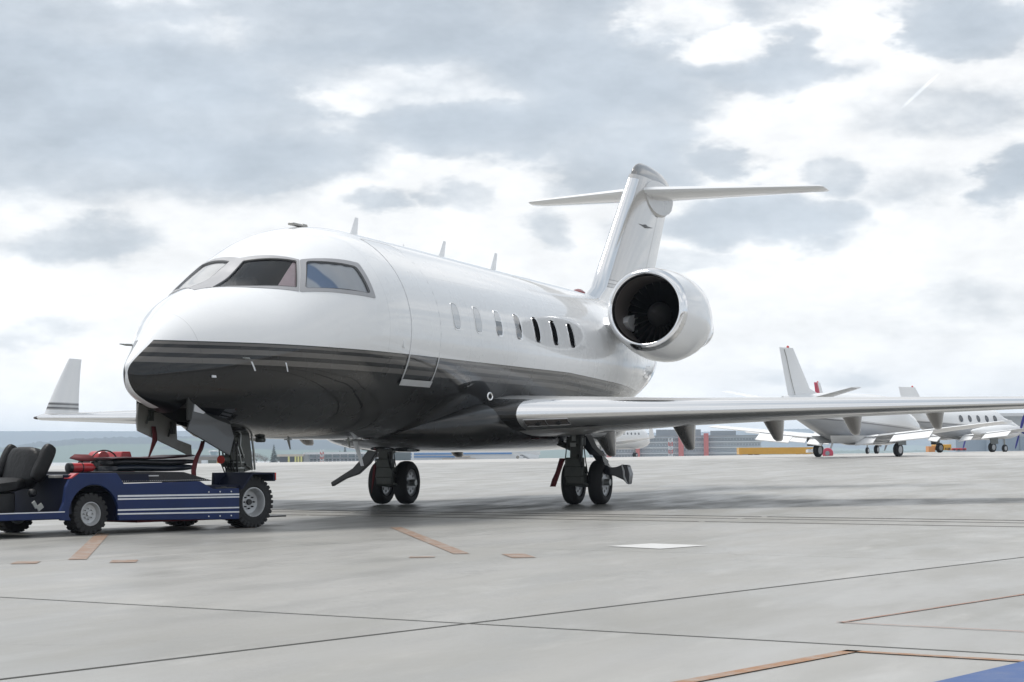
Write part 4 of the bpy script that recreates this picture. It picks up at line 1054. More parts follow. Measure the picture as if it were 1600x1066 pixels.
for y0, y1 in ((.10, -.36),):
    b = MB(); plate(b, fpoly, y0, y1); fd = b.build('rear_fender', M['blue_dark'], tug, smooth=False, bevel=.005)
    b = MB()
    b.loft([[(.02, y0 - .01, .622), (.02, y1 + .01, .622)], [(-.09, y0 - .01, .6255), (-.09, y1 + .01, .6255)], [(-.21, y0 - .01, .6235), (-.21, y1 + .01, .6235)]], closed=False)
    b.build('white_top', M['stripe_white'], fd, smooth=False)
    b = MB()
    for k in range(2):
        yb = y0 - .10 - .15 * k
        b.loft([[(.02, yb, .6275), (.02, yb - .06, .6275)], [(-.09, yb - .06, .6295), (-.09, yb - .12, .6295)], [(-.21, yb - .12, .6275), (-.21, yb - .18, .6275)]], closed=False)
    b.build('hazard_stripe', M['black'], fd, smooth=False)
    b = MB(); b.box((-.238, y0 - .05, .573), (.02, .09, .085)); b.build('tail_light', M['orange_lens'], fd, bevel=.004)
    b = MB(); b.box((-.240, y0 - .14, .573), (.02, .06, .085)); b.build('reverse_light', M['stripe_white'], fd, bevel=.004)
    b = MB(); plate(b, [(.30, .448), (.29, .62), (.05, .62)] + [(.06, .58)], y1 + .02, y1 - .02); b.build('inner_plate', M['blue_dark'], tug, smooth=False)
def tug_wheel(c, r, w, lug, rim_mt, deep):
    c = np.array(c, float); h = w / 2; t = empty('wheel'); t.parent = tug
    b = MB(); b.lathe(c, (0, 1, 0), [(-h * .8, r * .55), (-h, r * .62), (-h, r * .86), (-h * .86, r * .955), (h * .86, r * .955), (h, r * .86), (h, r * .62), (h * .8, r * .55)], 44)
    n = 20 if lug > .012 else 30
    for k in range(n):
        a = 2 * math.pi * k / n
        for sg in (1, -1):
            a2 = a + (math.pi / n if sg < 0 else 0); u = np.array((math.cos(a2), 0, math.sin(a2))); v = np.array((-math.sin(a2), 0, math.cos(a2)))
            wd = r * 2 * math.pi / n * .27
            P = []
            for d_, rr_ in ((.04, r), (.98, r), (1.02, r * .86)):
                for s_ in (-1, 1):
                    P.append((c + u * rr_ + v * wd * s_ + np.array((0, sg * h * d_, 0)), c + u * (rr_ - lug - .01) + v * wd * s_ * 1.15 + np.array((0, sg * h * d_ * .98, 0))))
            vs2 = [p[0] for p in P] + [p[1] for p in P]
            b.add(vs2, [(0, 2, 3, 1), (2, 4, 5, 3), (0, 6, 8, 2), (2, 8, 10, 4), (1, 3, 9, 7), (3, 5, 11, 9), (4, 10, 11, 5), (0, 1, 7, 6)])
    b.build('tyre', M['rubber'], t, angle=35)
    b = MB()
    for sg in (1, -1):
        b.lathe(c, (0, sg, 0), [(h * .80, r * .60), (h * .98, r * .575), (h * .99, r * .545), (h * .80, r * .50), (h * (.80 - deep), r * .45), (h * (.72 - deep), r * .30), (h * (.80 - deep), r * .10), (h * (.80 - deep), .001)], 36)
    b.build('rim', rim_mt, t, angle=35)
    b = MB()
    for k in range(8):
        a = 2 * math.pi * k / 8; p = c + np.array((math.cos(a) * r * .25, h * (.72 - deep), math.sin(a) * r * .25)); b.cyl(p, p + np.array((0, .03, 0)), r * .035, r * .03, 8)
    b.cyl(c + np.array((0, h * (.5 - deep), 0)), c + np.array((0, h * (.98 - deep), 0)), r * .14, r * .11, 14)
    b.build('hub', M['black'] if deep > .3 else M['rim_light'], t, angle=35)
for y_ in (-.125, -1.28):
    tug_wheel((0, y_, .288), .288, .25, .010, M['rim_light'], .55)
    tug_wheel((2.256, y_ + (.06 if y_ > -1 else -.06), .216), .216, .20, .018, M['rim'], .26)
# seats
def rbox(mb, c, size, rot=None, r=.05, n=6):
    """a cushion: box with soft swollen faces"""
    c = np.array(c, float); hs = np.array(size, float) / 2; rings = []
    for i in range(n + 1):
        w = -1 + 2 * i / n; k = (1 - abs(w)**4)**.25 if abs(w) < 1 else .35
        k = max(k, .55)
        ring = []
        for j in range(20):
            a = 2 * math.pi * j / 20; cx_, cz_ = math.cos(a), math.sin(a)
            p = np.array((math.copysign(abs(cx_)**.5, cx_) * hs[0] * k, w * hs[1], math.copysign(abs(cz_)**.5, cz_) * hs[2] * k))
            if rot is not None: p = np.array(rot @ Vector(p))
            ring.append(c + p)
        rings.append(ring)
    mb.loft(rings, True, True)
for yc in (-.56,):
    st_ = empty('seat'); st_.parent = tug
    rot = Matrix.Rotation(R(-17), 3, 'Y')
    b = MB(); rbox(b, (2.68, yc, .695), (.16, .58, .44), rot); b.build('backrest', M['vinyl'], st_, angle=60)
    for sg in (1, -1):
        b = MB(); rot2 = Matrix.Rotation(R(-28), 3, 'Y'); rbox(b, (2.64 + (.0 if sg > 0 else .04), yc + sg * .30, .745), (.15, .11, .42), rot2); b.build('bolster', M['vinyl'], st_, angle=60)
    b = MB(); rbox(b, (3.10, yc, .505), (.66, .58, .15), Matrix.Rotation(R(6), 3, 'Y')); b.build('cushion', M['vinyl'], st_, angle=60)
    b = MB(); b.box((3.05, yc, .34), (.34, .34, .22)); b.cyl((2.78, yc + .28, .44), (2.78, yc + .35, .44), .045, .04, 14); b.build('seat_base', M['black'], st_, bevel=.02)
b = MB(); b.box((2.54, -.10, .605), (.22, .12, .03)); b.build('arm_tray', M['door_grey'], tug, bevel=.006)
b = MB(); plate(b, [(2.565, .585), (2.475, .640), (2.44, .640), (2.535, .585)], .09, -.02); b.build('marker_lamp', M['red'], tug, bevel=.004)
b = MB(); plate(b, [(2.55, .40), (2.58, .56), (2.20, .72), (2.18, .60)], -1.45, -1.48); b.build('far_screen', M['blue'], tug, smooth=False)
b = MB(); b.box((2.87, .01, .30), (.075, .012, .055), Matrix.Rotation(R(35), 3, 'Y')); b.box((2.93, .01, .325), (.04, .014, .075), Matrix.Rotation(R(35), 3, 'Y')); b.build('pedal', M['gear_light'], tug)
b = MB()
plate(b, [(-.25, .20), (-.50, .115), (-.50, .10), (-.20, .10)], -.42, -.45); b.box((-.60, -.70, .105), (.50, .60, .018)); b.box((-.36, -.62, .24), (.22, .30, .05)); b.box((-.40, -.62, .27), (.30, .22, .012))
b.build('cradle_ramp', M['black'], tug, bevel=.004)
b = MB(); b.box((.9, -.69, .12), (1.4, 1.3, .03)); b.build('belly_plate', M['red_dark'], tug, smooth=False)

# things lying on the tractor
def tugpt(x, y, z):
    n = np.array((-TT[1], TT[0])); p = np.array(TO[:2]) + TT * x + n * y
    return (p[0], p[1], z + TO[2])
TRZ = math.atan2(TT[1], TT[0])
def on_tug(name, x, y, z, label, cat, group=None): return tag(empty(name, tugpt(x, y, z), TRZ), label, cat, group)
fe = on_tug('fire_extinguisher', 2.06, -.42, .638, 'red fire extinguisher lying strapped on the tractor hood behind the seat', 'fire extinguisher')
FS = .78
b = MB(); b.lathe((.20, 0, .068), (-1, 0, 0), [(0, .02), (.005, .052), (.02, .064), (.05, .067), (.36, .067), (.395, .055), (.415, .03), (.44, .02)], 24, cap0=True, cap1=True); b.build('cylinder', M['red'], fe)
b = MB(); b.lathe((.203, 0, .068), (-1, 0, 0), [(-.004, .045), (0, .066), (.05, .070), (.055, .068)], 24, cap0=True); b.build('end_ring', M['black'], fe); b = MB(); b.lathe((.0, 0, .068), (-1, 0, 0), [(0, .069), (.004, .071), (.016, .071), (.02, .069)], 24); b.build('strap', M['black'], fe)
b = MB(); b.cyl((-.24, 0, .07), (-.29, 0, .07), .022, .022); b.box((-.285, 0, .115), (.09, .025, .05)); b.build('valve', M['black'], fe)
for q in [x for x in COL.objects if x.parent == fe]: q.scale = (FS, FS, FS)
ch = on_tug('red_case', 1.33, -.72, .64, 'red wedge shaped metal case standing behind the folded black covers', 'case')
b = MB(); plate(b, [(.12, 0), (.06, .222), (-.06, .222), (-.13, 0)], .14, -.14); b.build('body', M['red'], ch, bevel=.012)
b = MB(); b.cyl((.06, .14, .12), (.06, .15, .12), .014); b.build('catch', M['dullmetal'], ch)
ch = on_tug('red_reel', 1.60, -.72, .70, 'round red drum with a looped black cable beside the wedge shaped red case', 'cable reel')
b = MB(); b.lathe((0, .10, .085), (0, -1, 0), [(0, .02), (.002, .078), (.015, .085), (.18, .085), (.195, .078), (.195, .02)], 26, cap0=True, cap1=True); b.build('drum', M['red'], ch, angle=40)
b = MB(); b.tube([(.17 * math.cos(t) + .02, .13, .06 + .115 * math.sin(t)) for t in np.linspace(-.4, 3.5, 20)], .008, 7); b.build('cable', M['black'], ch)
b = MB(); b.tube([(.17 + .05 * math.cos(t), .14, .01 + .04 * math.sin(t)) for t in np.linspace(0, 5.5, 14)], .010, 7); b.build('plug', M['black'], ch)
b = MB(); b.box((0, 0, -.03), (.12, .16, .06)); b.build('foot', M['black'], ch)
b = MB()
def pad(name, x0, x1, z0, th, y0, y1, label, mt, curl=0.0):
    b = MB(); rings = []
    for i in range(13):
        t = i / 12; x = x0 + (x1 - x0) * t; zz = z0 + curl * max(0, t - .35)**1.5 + .006 * math.sin(7 * t); hh = th * (1 if 0 < i < 12 else .75)
        ring = []
        for k in range(16):
            a = 2 * math.pi * k / 16; c_, n_ = math.cos(a), math.sin(a)
            ring.append((x, (y0 + y1) / 2 + math.copysign(abs(c_)**.35, c_) * (y0 - y1) / 2, zz + th / 2 + math.copysign(abs(n_)**.7, n_) * hh / 2))
        rings.append(ring)
    b.loft(rings, True, True); o = b.build(name, mt, None, angle=60)
    o.location = TO; o.rotation_euler = (0, 0, TRZ)
    return tag(o, label, 'cover', 'folded covers on the tractor')
pad('folded_cover', 1.66, .60, .645, .074, -.30, -.95, 'blue black rolled cover lying lowest in the stack on the tractor', mat('blue_black_cover', (.016, .022, .036), .32, 0, .3, .2, 8.0, bump=.3, bscale=16))
pad('folded_cover', 1.70, .58, .714, .062, -.32, -.95, 'black padded cover lying in the middle of the stack on the tractor', M['pad'])
pad('folded_cover', 1.74, .60, .772, .026, -.30, -.95, 'thin dark red lined cover with upturned end on top of the stack', mat('dark_lined_cover', (.045, .012, .017), .5, 0, 0, .3, 8.0, bump=.3, bscale=18), curl=.05)
b = MB(); b.loft([[(2.12, -.52, .80), (2.0, -.60, .835), (1.83, -.60, .832)], [(2.02, -.50, .775), (1.93, -.55, .80), (1.80, -.56, .815)], [(1.86, -.48, .765), (1.84, -.5, .77), (1.80, -.5, .775)]], closed=False)
o = b.build('red_flag', M['red_dark']); o.location = TO; o.rotation_euler = (0, 0, TRZ); tag(o, 'small folded red cloth behind the fire extinguisher on the tractor', 'cloth'); o.modifiers.new('thick', 'SOLIDIFY').thickness = .012
b = MB(); b.box((1.95, -.55, .70), (.03, .03, .16)); b.box((1.76, -.55, .70), (.03, .03, .16)); b.box((1.85, -.55, .768), (.24, .05, .012)); b.build('rail', M['black'], tug)

# ------------------------------------------------------------------ the far side of the airfield
def on_ground(px, dep, off=0.0):
    p = at(px, 712, dep); return np.array((p[0], p[1], gz(p[0], p[1]) + off))
HF = CF[:2] / np.linalg.norm(CF[:2]); HR = CR[:2] / np.linalg.norm(CR[:2])
def head(deg):       # heading: degrees to the right of straight away from the viewer
    d = HF * math.cos(R(deg)) + HR * math.sin(R(deg)); return math.atan2(d[1], d[0])
M['bg_white'] = mat('parked_white', (.74, .75, .76), .35, 0, .6, .02, 1.0, coat_rough=.05)
M['bg_grey'] = mat('parked_grey', (.30, .31, .33), .35, 0, .6, .05, 1.0, coat_rough=.05)
M['bg_red'] = mat('tail_red', (.52, .02, .05), .4, 0, .4, .05, 2.0)
M['bg_glass'] = mat('parked_glass', (.05, .055, .065), .08, 0, 1.0, .1, 2.0)
M['prop_blue'] = mat('prop_blade_blue', (.02, .02, .22), .4)
def parked_livery():
    m_ = mat('parked_livery', (.74, .75, .76), .33, 0, .7, .02, 1.0, coat_rough=.05)
    nt = m_.node_tree; N, L = nt.nodes.new, nt.links.new; b_ = nt.nodes['Principled BSDF']; src = b_.inputs['Base Color'].links[0].from_socket
    tc = N('ShaderNodeTexCoord'); sp = N('ShaderNodeSeparateXYZ'); L(tc.outputs['Object'], sp.inputs[0])
    ad = N('ShaderNodeMath'); ad.operation = 'MULTIPLY_ADD'; L(sp.outputs[0], ad.inputs[0]); ad.inputs[1].default_value = .055; L(sp.outputs[2], ad.inputs[2])
    cr = N('ShaderNodeValToRGB'); cr.color_ramp.interpolation = 'CONSTANT'; mr = N('ShaderNodeMapRange'); L(ad.outputs[0], mr.inputs[0]); mr.inputs[1].default_value = 1.0; mr.inputs[2].default_value = 2.0; L(mr.outputs[0], cr.inputs[0])
    e = cr.color_ramp.elements; e[0].position = 0; e[0].color = (.46, .47, .49, 1); e[1].position = .50; e[1].color = (.24, .24, .25, 1)
    for p_, c_ in ((.56, .95), (.575, .5), (.60, 1.0)):
        x_ = e.new(p_); x_.color = (c_, c_, c_, 1)
    mx = N('ShaderNodeMix'); mx.data_type = 'RGBA'; mx.blend_type = 'MULTIPLY'; mx.inputs[0].default_value = 1; L(src, mx.inputs[6]); L(cr.outputs[0], mx.inputs[7]); L(mx.outputs[2], b_.inputs['Base Color'])
    return m_
M['parked_livery'] = parked_livery()

def foil(le0, le1, c0, c1, th, n=6):
    """ring stack of a tapered flying surface between two leading edge points; chord runs along -x, thickness across the span"""
    le0 = np.array(le0, float); le1 = np.array(le1, float); sp = le1 - le0; ax = np.array((1.0, 0, 0)); nrm = np.cross(ax, sp); nrm /= np.linalg.norm(nrm)
    rings = []
    for i in range(n + 1):
        t = i / n; le = le0 + sp * t; c = c0 + (c1 - c0) * t
        ring = [le - ax * x * c + nrm * aero(x, th, True) * c for x in (1, .7, .45, .25, .1, .03, 0)] + [le - ax * x * c + nrm * aero(x, th, False) * c for x in (.03, .1, .25, .45, .7)]
        rings.append(ring)
    return rings
def small_wheel(parent, c, r, w):
    b = MB(); b.lathe(c, (0, 1, 0), [(-w / 2, r * .55), (-w / 2, r * .85), (-w * .3, r), (w * .3, r), (w / 2, r * .85), (w / 2, r * .55)], 22, cap0=True, cap1=True); t = b.build('wheel', M['rubber'], parent)
    b = MB(); c = np.array(c, float)
    for sg in (1, -1): b.lathe(c, (0, sg, 0), [(w * .505, r * .56), (w * .50, r * .40), (w * .54, r * .15), (w * .54, .001)], 18)
    b.build('wheel_hub', M['rim_light'], t)
def turboprop(name, label, loc, hdg, fin_m, jetlike=False, fz=1.0, prop='bg_grey'):
    t = tag(empty(name, loc, hdg), label, 'airplane', 'small planes parked beyond the jet')
    prof = [(5.2, .05, .05, 1.30), (4.9, .28, .26, 1.33), (4.2, .50, .48, 1.38), (3.3, .66, .66, 1.46), (2.6, .74, .88, 1.62), (1.2, .76, .92, 1.66), (-.8, .76, .92, 1.66), (-2.2, .68, .82, 1.72), (-3.6, .48, .62, 1.90), (-5.0, .26, .40, 2.10), (-5.9, .10, .20, 2.25)]
    if jetlike: prof = [(x, w_ * 1.28, h_ * 1.20, z + .10 + (.06 if x < -2 else 0)) for x, w_, h_, z in prof]
    b = MB(); rings = []
    for x, w_, h_, z in prof: rings.append([(x, math.cos(2 * math.pi * k / 28) * w_, z + math.sin(2 * math.pi * k / 28) * h_) for k in range(28)])
    b.loft(rings, True, True); b.build('fuselage', M['parked_livery'], t, angle=60)
    for sd_ in (1, -1):
        for i in range(0 if jetlike else 5):
            x = 1.9 - .78 * i; zc = 1.98; y = (.975 if jetlike else .76) * math.sqrt(max(0, 1 - ((zc - 1.66) / .92)**2))
            b = MB(); ring = []
            for k in range(16):
                a = 2 * math.pi * k / 16; zz = zc + .21 * math.sin(a); yy_ = (.975 if jetlike else .76) * math.sqrt(max(0, 1 - ((zz - 1.66) / .92)**2)) + .008; ring.append((x + .16 * math.cos(a), sd_ * yy_, zz))
            b.add(ring + [(x, sd_ * (y + .012), zc)], [(k, (k + 1) % 16, 16) for k in range(16)]); b.build('cabin_window', M['bg_glass'], t)
    b = MB(); b.loft(foil((-3.35, 0, 2.4), (-3.35 - 1.7 * fz, 0, 2.4 + 2.22 * fz), 2.05, 2.05 - 1.0 * fz, .09), True, True); b.loft([[(-1.6, .03, 2.45), (-1.6, -.03, 2.45), (-3.6, -.05, 2.42), (-3.6, .05, 2.42)], [(-2.2, .02, 2.52), (-2.2, -.02, 2.52), (-3.9, -.04, 3.0), (-3.9, .04, 3.0)]], True, True)
    f = b.build('fin', fin_m, t, angle=40)
    b = MB(); b.lathe((-3.35 - 2.1 * fz, 0, 2.4 + 2.22 * fz), (0, 0, 1), [(0, .06), (.06, .055), (.10, .001)], 10); b.build('beacon', M['orange_lens'], f)
    b = MB(); b.tube([(-5.06, .075, 2.7), (-5.35, .06, 3.4), (-5.62, .05, 4.2), (-5.78, .04, 4.55)], .012, 5); b.tube([(-5.06, -.075, 2.7), (-5.35, -.06, 3.4), (-5.62, -.05, 4.2), (-5.78, -.04, 4.55)], .012, 5); b.build('rudder_gap', M['door_grey'], f) if fz == 1 else None
    for sd_ in (1, -1):
        b = MB(); b.loft(foil((-4.25, sd_ * .1, 2.32), (-5.0, sd_ * 3.1, 2.92), 1.35, .75, .09), True, True); b.build('tailplane', M['bg_white'], t, angle=40)
        b = MB(); b.loft(foil((.95, sd_ * .3, .92), (.65, sd_ * 2.0, 1.05), 2.15, 1.95, .14, 3), True, True); b.loft(foil((.65, sd_ * 2.0, 1.05), (.15, sd_ * 7.1, 1.55), 1.95, 1.05, .12, 6), True, True)
        w = b.build('wing', M['bg_white'], t, angle=40)
        for y0, y1 in ((.8, 1.6), (2.45, 4.2)):
            b = MB(); z0 = .92 + .078 * y0; z1 = .92 + .078 * y1
            b.loft([[(-1.18, sd_ * y0, z0 - .02), (-1.10, sd_ * y0, z0 + .05), (-1.62, sd_ * y0, z0 - .32), (-1.60, sd_ * y0, z0 - .36)], [(-1.10, sd_ * y1, z1 - .02), (-1.02, sd_ * y1, z1 + .05), (-1.50, sd_ * y1, z1 - .30), (-1.48, sd_ * y1, z1 - .34)]], True, True)
            b.build('flap', M['bg_white'], w, angle=40)
        if jetlike:
            b = MB(); b.loft([[(x_, sd_ * (.02 + .85 * k_), .72 + .05 * k_) for x_, k_ in ((1.6, .3), (1.0, 1), (-1.4, 1), (-2.6, .3))], [(x_, sd_ * (.02 + 1.1 * k_), 1.05) for x_, k_ in ((1.9, .4), (1.1, 1), (-1.6, 1), (-3.0, .4))]], True, True); b.build('belly_pod', M['bg_white'], t, angle=50)
        b = MB(); rings = []
        for x, w_, h_, z in () if jetlike else ((2.45, .16, .16, 1.22), (2.3, .26, .28, 1.22), (1.6, .36, .40, 1.20), (.4, .38, .42, 1.16), (-.8, .32, .34, 1.14), (-1.7, .14, .14, 1.20), (-1.9, .02, .02, 1.22)):
            rings.append([(x, sd_ * 1.95 + math.cos(2 * math.pi * k / 20) * w_, z + math.sin(2 * math.pi * k / 20) * h_) for k in range(20)])
        if rings: b.loft(rings, True, True); n = b.build('nacelle', M['bg_white'], t, angle=60)
        b = MB(); b.lathe((2.45, sd_ * 1.95, 1.22), (1, 0, 0), [(0, .17), (.10, .15), (.28, .07), (.34, .001)], 16); b.build('propeller_hub', M['bg_white'], n) if rings else None
        for k in range(4 if rings else 0):
            a = R(20 + 90 * k); u = np.array((0, math.cos(a), math.sin(a))); v = np.array((.35, -math.sin(a), math.cos(a))); c0 = np.array((2.60, sd_ * 1.95, 1.22)); b = MB()
            b.loft([[c0 + u * r_ - v * c_, c0 + u * r_ + np.array((.015, 0, 0)), c0 + u * r_ + v * c_, c0 + u * r_ - np.array((.015, 0, 0))] for r_, c_ in ((.12, .05), (.5, .085), (.9, .075), (1.08, .03))], True, True)
            b.build('propeller_blade', M[prop], n)
        b = MB(); b.tube([(-.05, sd_ * 1.95, .95), (-.05, sd_ * 1.95, .55), (0, sd_ * 1.92, .30)], .05, 8); b.loft([[(.25, sd_ * 2.16, .92), (-.55, sd_ * 2.16, .92)], [(.22, sd_ * 2.20, .48), (-.45, sd_ * 2.20, .48)], [(.22, sd_ * 2.22, .48), (-.45, sd_ * 2.22, .48)], [(.25, sd_ * 2.18, .92), (-.55, sd_ * 2.18, .92)]]); g = b.build('main_gear', M['gear_light'], t)
        small_wheel(t, (0, sd_ * 1.95, .29), .29, .22)
    b = MB(); b.tube([(3.6, 0, 1.1), (3.65, 0, .3)], .045, 8); b.build('nose_gear', M['gear_light'], t); small_wheel(t, (3.65, 0, .23), .23, .16)
    b = MB(); b.tube([(-1.0, 0, 2.55), (-1.15, 0, 2.86)], [.05, .015], 6); b.tube([(1.2, 0, 2.56), (1.05, 0, 2.80)], [.04, .012], 6); b.box((-2.2, 0, 2.60), (.5, .06, .16)); b.build('antenna', M['bg_white'], t)
    if jetlike:
        for ch in [x for x in COL.objects if x.parent == t]:
            if not ch.name.startswith(('wheel', 'main_gear', 'nose_gear')): ch.location.z -= .16
    return t
p = on_ground(1340, 84.0); turboprop('parked_plane', 'white parked plane with tall plain white tail seen from behind under the big wing', p, head(40), M['bg_white'], jetlike=True)
p = on_ground(1509, 116.0); turboprop('propeller_plane', 'white propeller plane at the right edge with a row of oval cabin windows in view', p, head(52), M['bg_white'], fz=.62, prop='prop_blue')
def redfin():
    m_ = mat('red_white_fin', (.74, .75, .76), .4)
    nt = m_.node_tree; N, L = nt.nodes.new, nt.links.new; b_ = nt.nodes['Principled BSDF']
    tc = N('ShaderNodeTexCoord'); sp = N('ShaderNodeSeparateXYZ'); L(tc.outputs['Object'], sp.inputs[0])
    ad = N('ShaderNodeMath'); ad.operation = 'MULTIPLY_ADD'; L(sp.outputs[2], ad.inputs[0]); ad.inputs[1].default_value = .55; L(sp.outputs[0], ad.inputs[2])
    gt = N('ShaderNodeMath'); gt.operation = 'LESS_THAN'; L(ad.outputs[0], gt.inputs[0]); gt.inputs[1].default_value = -3.05
    mx = N('ShaderNodeMix'); mx.data_type = 'RGBA'; L(gt.outputs[0], mx.inputs[0]); mx.inputs[6].default_value = (.72, .73, .74, 1); mx.inputs[7].default_value = (.55, .02, .07, 1); L(mx.outputs[2], b_.inputs['Base Color'])
    return m_
p = on_ground(1326, 131.0); turboprop('propeller_plane', 'propeller plane with a red and white fin peeking up behind the plain white tail', p, head(30), redfin())

# airliners behind the belly
def airliner(label, loc, hdg, L_, rad, stripe=None):
    t = tag(empty('airliner', loc, hdg), label, 'airliner'); zc = rad + 1.0
    b = MB(); rings = []
    for x, k_, dz in ((L_ * .5, .03, -.45), (L_ * .49, .28, -.35), (L_ * .46, .62, -.18), (L_ * .42, .88, -.04), (L_ * .36, 1, 0), (-L_ * .22, 1, 0), (-L_ * .34, .82, .16), (-L_ * .44, .45, .45), (-L_ * .5, .12, .7)):
        rings.append([(x, math.cos(2 * math.pi * k / 30) * rad * k_, zc + dz * rad + math.sin(2 * math.pi * k / 30) * rad * k_) for k in range(30)])
    b.loft(rings, True, True); b.build('fuselage', M['bg_white'], t, angle=60)
    for sd_ in (1, -1):
        for i in range(int(L_ * .55 / .8)):
            x = L_ * .33 - .8 * i; zz = zc + .28 * rad; y = rad * math.sqrt(1 - .28**2) + .01
            b = MB(); b.loft([[(x + .13 * math.cos(a), sd_ * (y + .0), zz + .2 * math.sin(a)) for a in np.linspace(0, 2 * math.pi, 9)[:-1]], [(x + .12 * math.cos(a), sd_ * (y + .015), zz + .19 * math.sin(a)) for a in np.linspace(0, 2 * math.pi, 9)[:-1]]], True, True); b.build('cabin_window', M['bg_glass'], t)
        b = MB(); b.loft(foil((L_ * .10, sd_ * rad * .6, zc - rad * .7), (-L_ * .12, sd_ * L_ * .46, zc - rad * .1), L_ * .20, L_ * .055, .11, 6), True, True); w = b.build('wing', M['bg_white'], t, angle=40)
        b = MB(); b.loft(foil((-L_ * .125, sd_ * L_ * .46, zc - rad * .1), (-L_ * .17, sd_ * L_ * .475, zc + rad * .75), L_ * .05, L_ * .02, .08, 3), True, True); b.build('winglet', M['bg_white'], w, angle=40)
        b = MB(); b.lathe((-L_ * .20, sd_ * rad * 1.75, zc + rad * .35), (-1, 0, 0), [(.06, .55), (0, .62), (.1, .70), (1.0, .78), (2.2, .68), (3.1, .45), (3.15, .30)], 22, cap0=True, cap1=True); n = b.build('engine', M['bg_white'], t, angle=50)
        b = MB(); b.cyl((-L_ * .02, sd_ * rad * 1.1, .5), (-L_ * .02, sd_ * rad * 1.1, zc - rad * .7), .10); b.build('main_gear', M['gear_light'], t); small_wheel(t, (-L_ * .02, sd_ * rad * 1.1 - .2, .42), .42, .26); small_wheel(t, (-L_ * .02, sd_ * rad * 1.1 + .2, .42), .42, .26)
        b = MB(); b.loft(foil((-L_ * .42, sd_ * .1, zc + rad * 3.1), (-L_ * .50, sd_ * L_ * .17, zc + rad * 3.2), 2.2, 1.1, .09, 3), True, True); b.build('tailplane', M['bg_white'], t, angle=40)
    b = MB(); b.loft(foil((-L_ * .34, 0, zc + rad * .8), (-L_ * .43, 0, zc + rad * 3.2), 3.6, 2.3, .10, 4), True, True); b.build('fin', M['bg_white'], t, angle=40)
    b = MB(); b.cyl((L_ * .38, 0, .4), (L_ * .38, 0, zc - rad * .8), .08); b.build('nose_gear', M['gear_light'], t); small_wheel(t, (L_ * .38, -.14, .3), .3, .2); small_wheel(t, (L_ * .38, .14, .3), .3, .2)
    return t
p = on_ground(925, 235.0); airliner('white airliner with a row of small windows standing behind the near main wheels', p, head(38), 24.0, 1.45)

# ------------------------------------------------------------------ buildings, trees, hills
def frame_at(px, dep, turn=0.0):
    """a spot on the far ground; x of the returned frame runs to the right across the view"""
    p = on_ground(px, dep); e = empty('tmp', p, math.atan2(HR[1], HR[0]) + turn); return e
def named(e, name, label, cat, group=None):
    e.name = name; return tag(e, label, cat, group)
M['render_red'] = mat('terracotta_panel', (.50, .10, .085), .6, var=.06)
M['bg_wall'] = mat('pale_wall', (.62, .64, .66), .6, var=.05)
M['bg_slab'] = mat('spandrel_grey', (.24, .29, .32), .5, var=.06)
M['bg_slab2'] = mat('floor_band_grey', (.55, .60, .62), .5)
M['bg_frame'] = mat('white_window_frame', (.66, .70, .74), .5, var=.04)
M['bg_pane'] = mat('blue_green_glazing', (.022, .060, .075), .12, 0, .5, .35, .35)
M['bg_pane2'] = mat('sky_blue_glazing', (.16, .27, .33), .10, 0, 1.0, .25, .2)
M['roof_grey'] = mat('flat_roof_grey', (.25, .27, .29), .7)
M['yellow'] = mat('yellow_paint', (.62, .33, .025), .45, 0, .2, .06, 1.5)
M['brown'] = mat('brown_metal', (.16, .10, .07), .6)
M['blue_band'] = mat('blue_fascia', (.06, .20, .46), .45)
M['tan'] = mat('tan_wall', (.48, .42, .36), .7, var=.08)
M['foliage'] = mat('fir_green', (.030, .052, .032), .9, var=.35, nscale=2.5)
M['foliage2'] = mat('shrub_green', (.055, .070, .040), .9, var=.35, nscale=2.0)
M['twig'] = mat('bare_twigs', (.13, .105, .09), .95, var=.3, nscale=2.0)
M['bark'] = mat('bark', (.06, .045, .035), .95)
M['pale_yellow'] = mat('pale_yellow_post', (.62, .60, .18), .6)

def window(parent, x, y, z, w, h, mt, mull=1, rows=1, meshes={}):
    key = (round(w, 2), round(h, 2), mt.name, mull, rows)
    if key not in meshes:
        f = MB(); th = min(.12 * h, .22)
        f.box((0, -.06, h / 2 - th / 2), (w, .12, th)); f.box((0, -.06, -h / 2 + th / 2), (w, .12, th))
        for i in range(mull + 1): f.box((-w / 2 + th / 2 + (w - th) * i / mull, -.06, 0), (th, .118, h - 2 * th))
        for j in range(1, rows): f.box((0, -.06, -h / 2 + h * j / rows), (w - 2 * th, .116, th * .8))
        g = MB(); g.box((0, .0, 0), (w - .02, .04, h - .02))
        meshes[key] = (f.mesh('window', M['bg_frame'], False), g.mesh('pane', mt, False))
    fm_, gm_ = meshes[key]
    o = bpy.data.objects.new('window', fm_); COL.objects.link(o); o.parent = parent; o.location = (x, y, z)
    p_ = bpy.data.objects.new('pane', gm_); COL.objects.link(p_); p_.parent = o
    return o

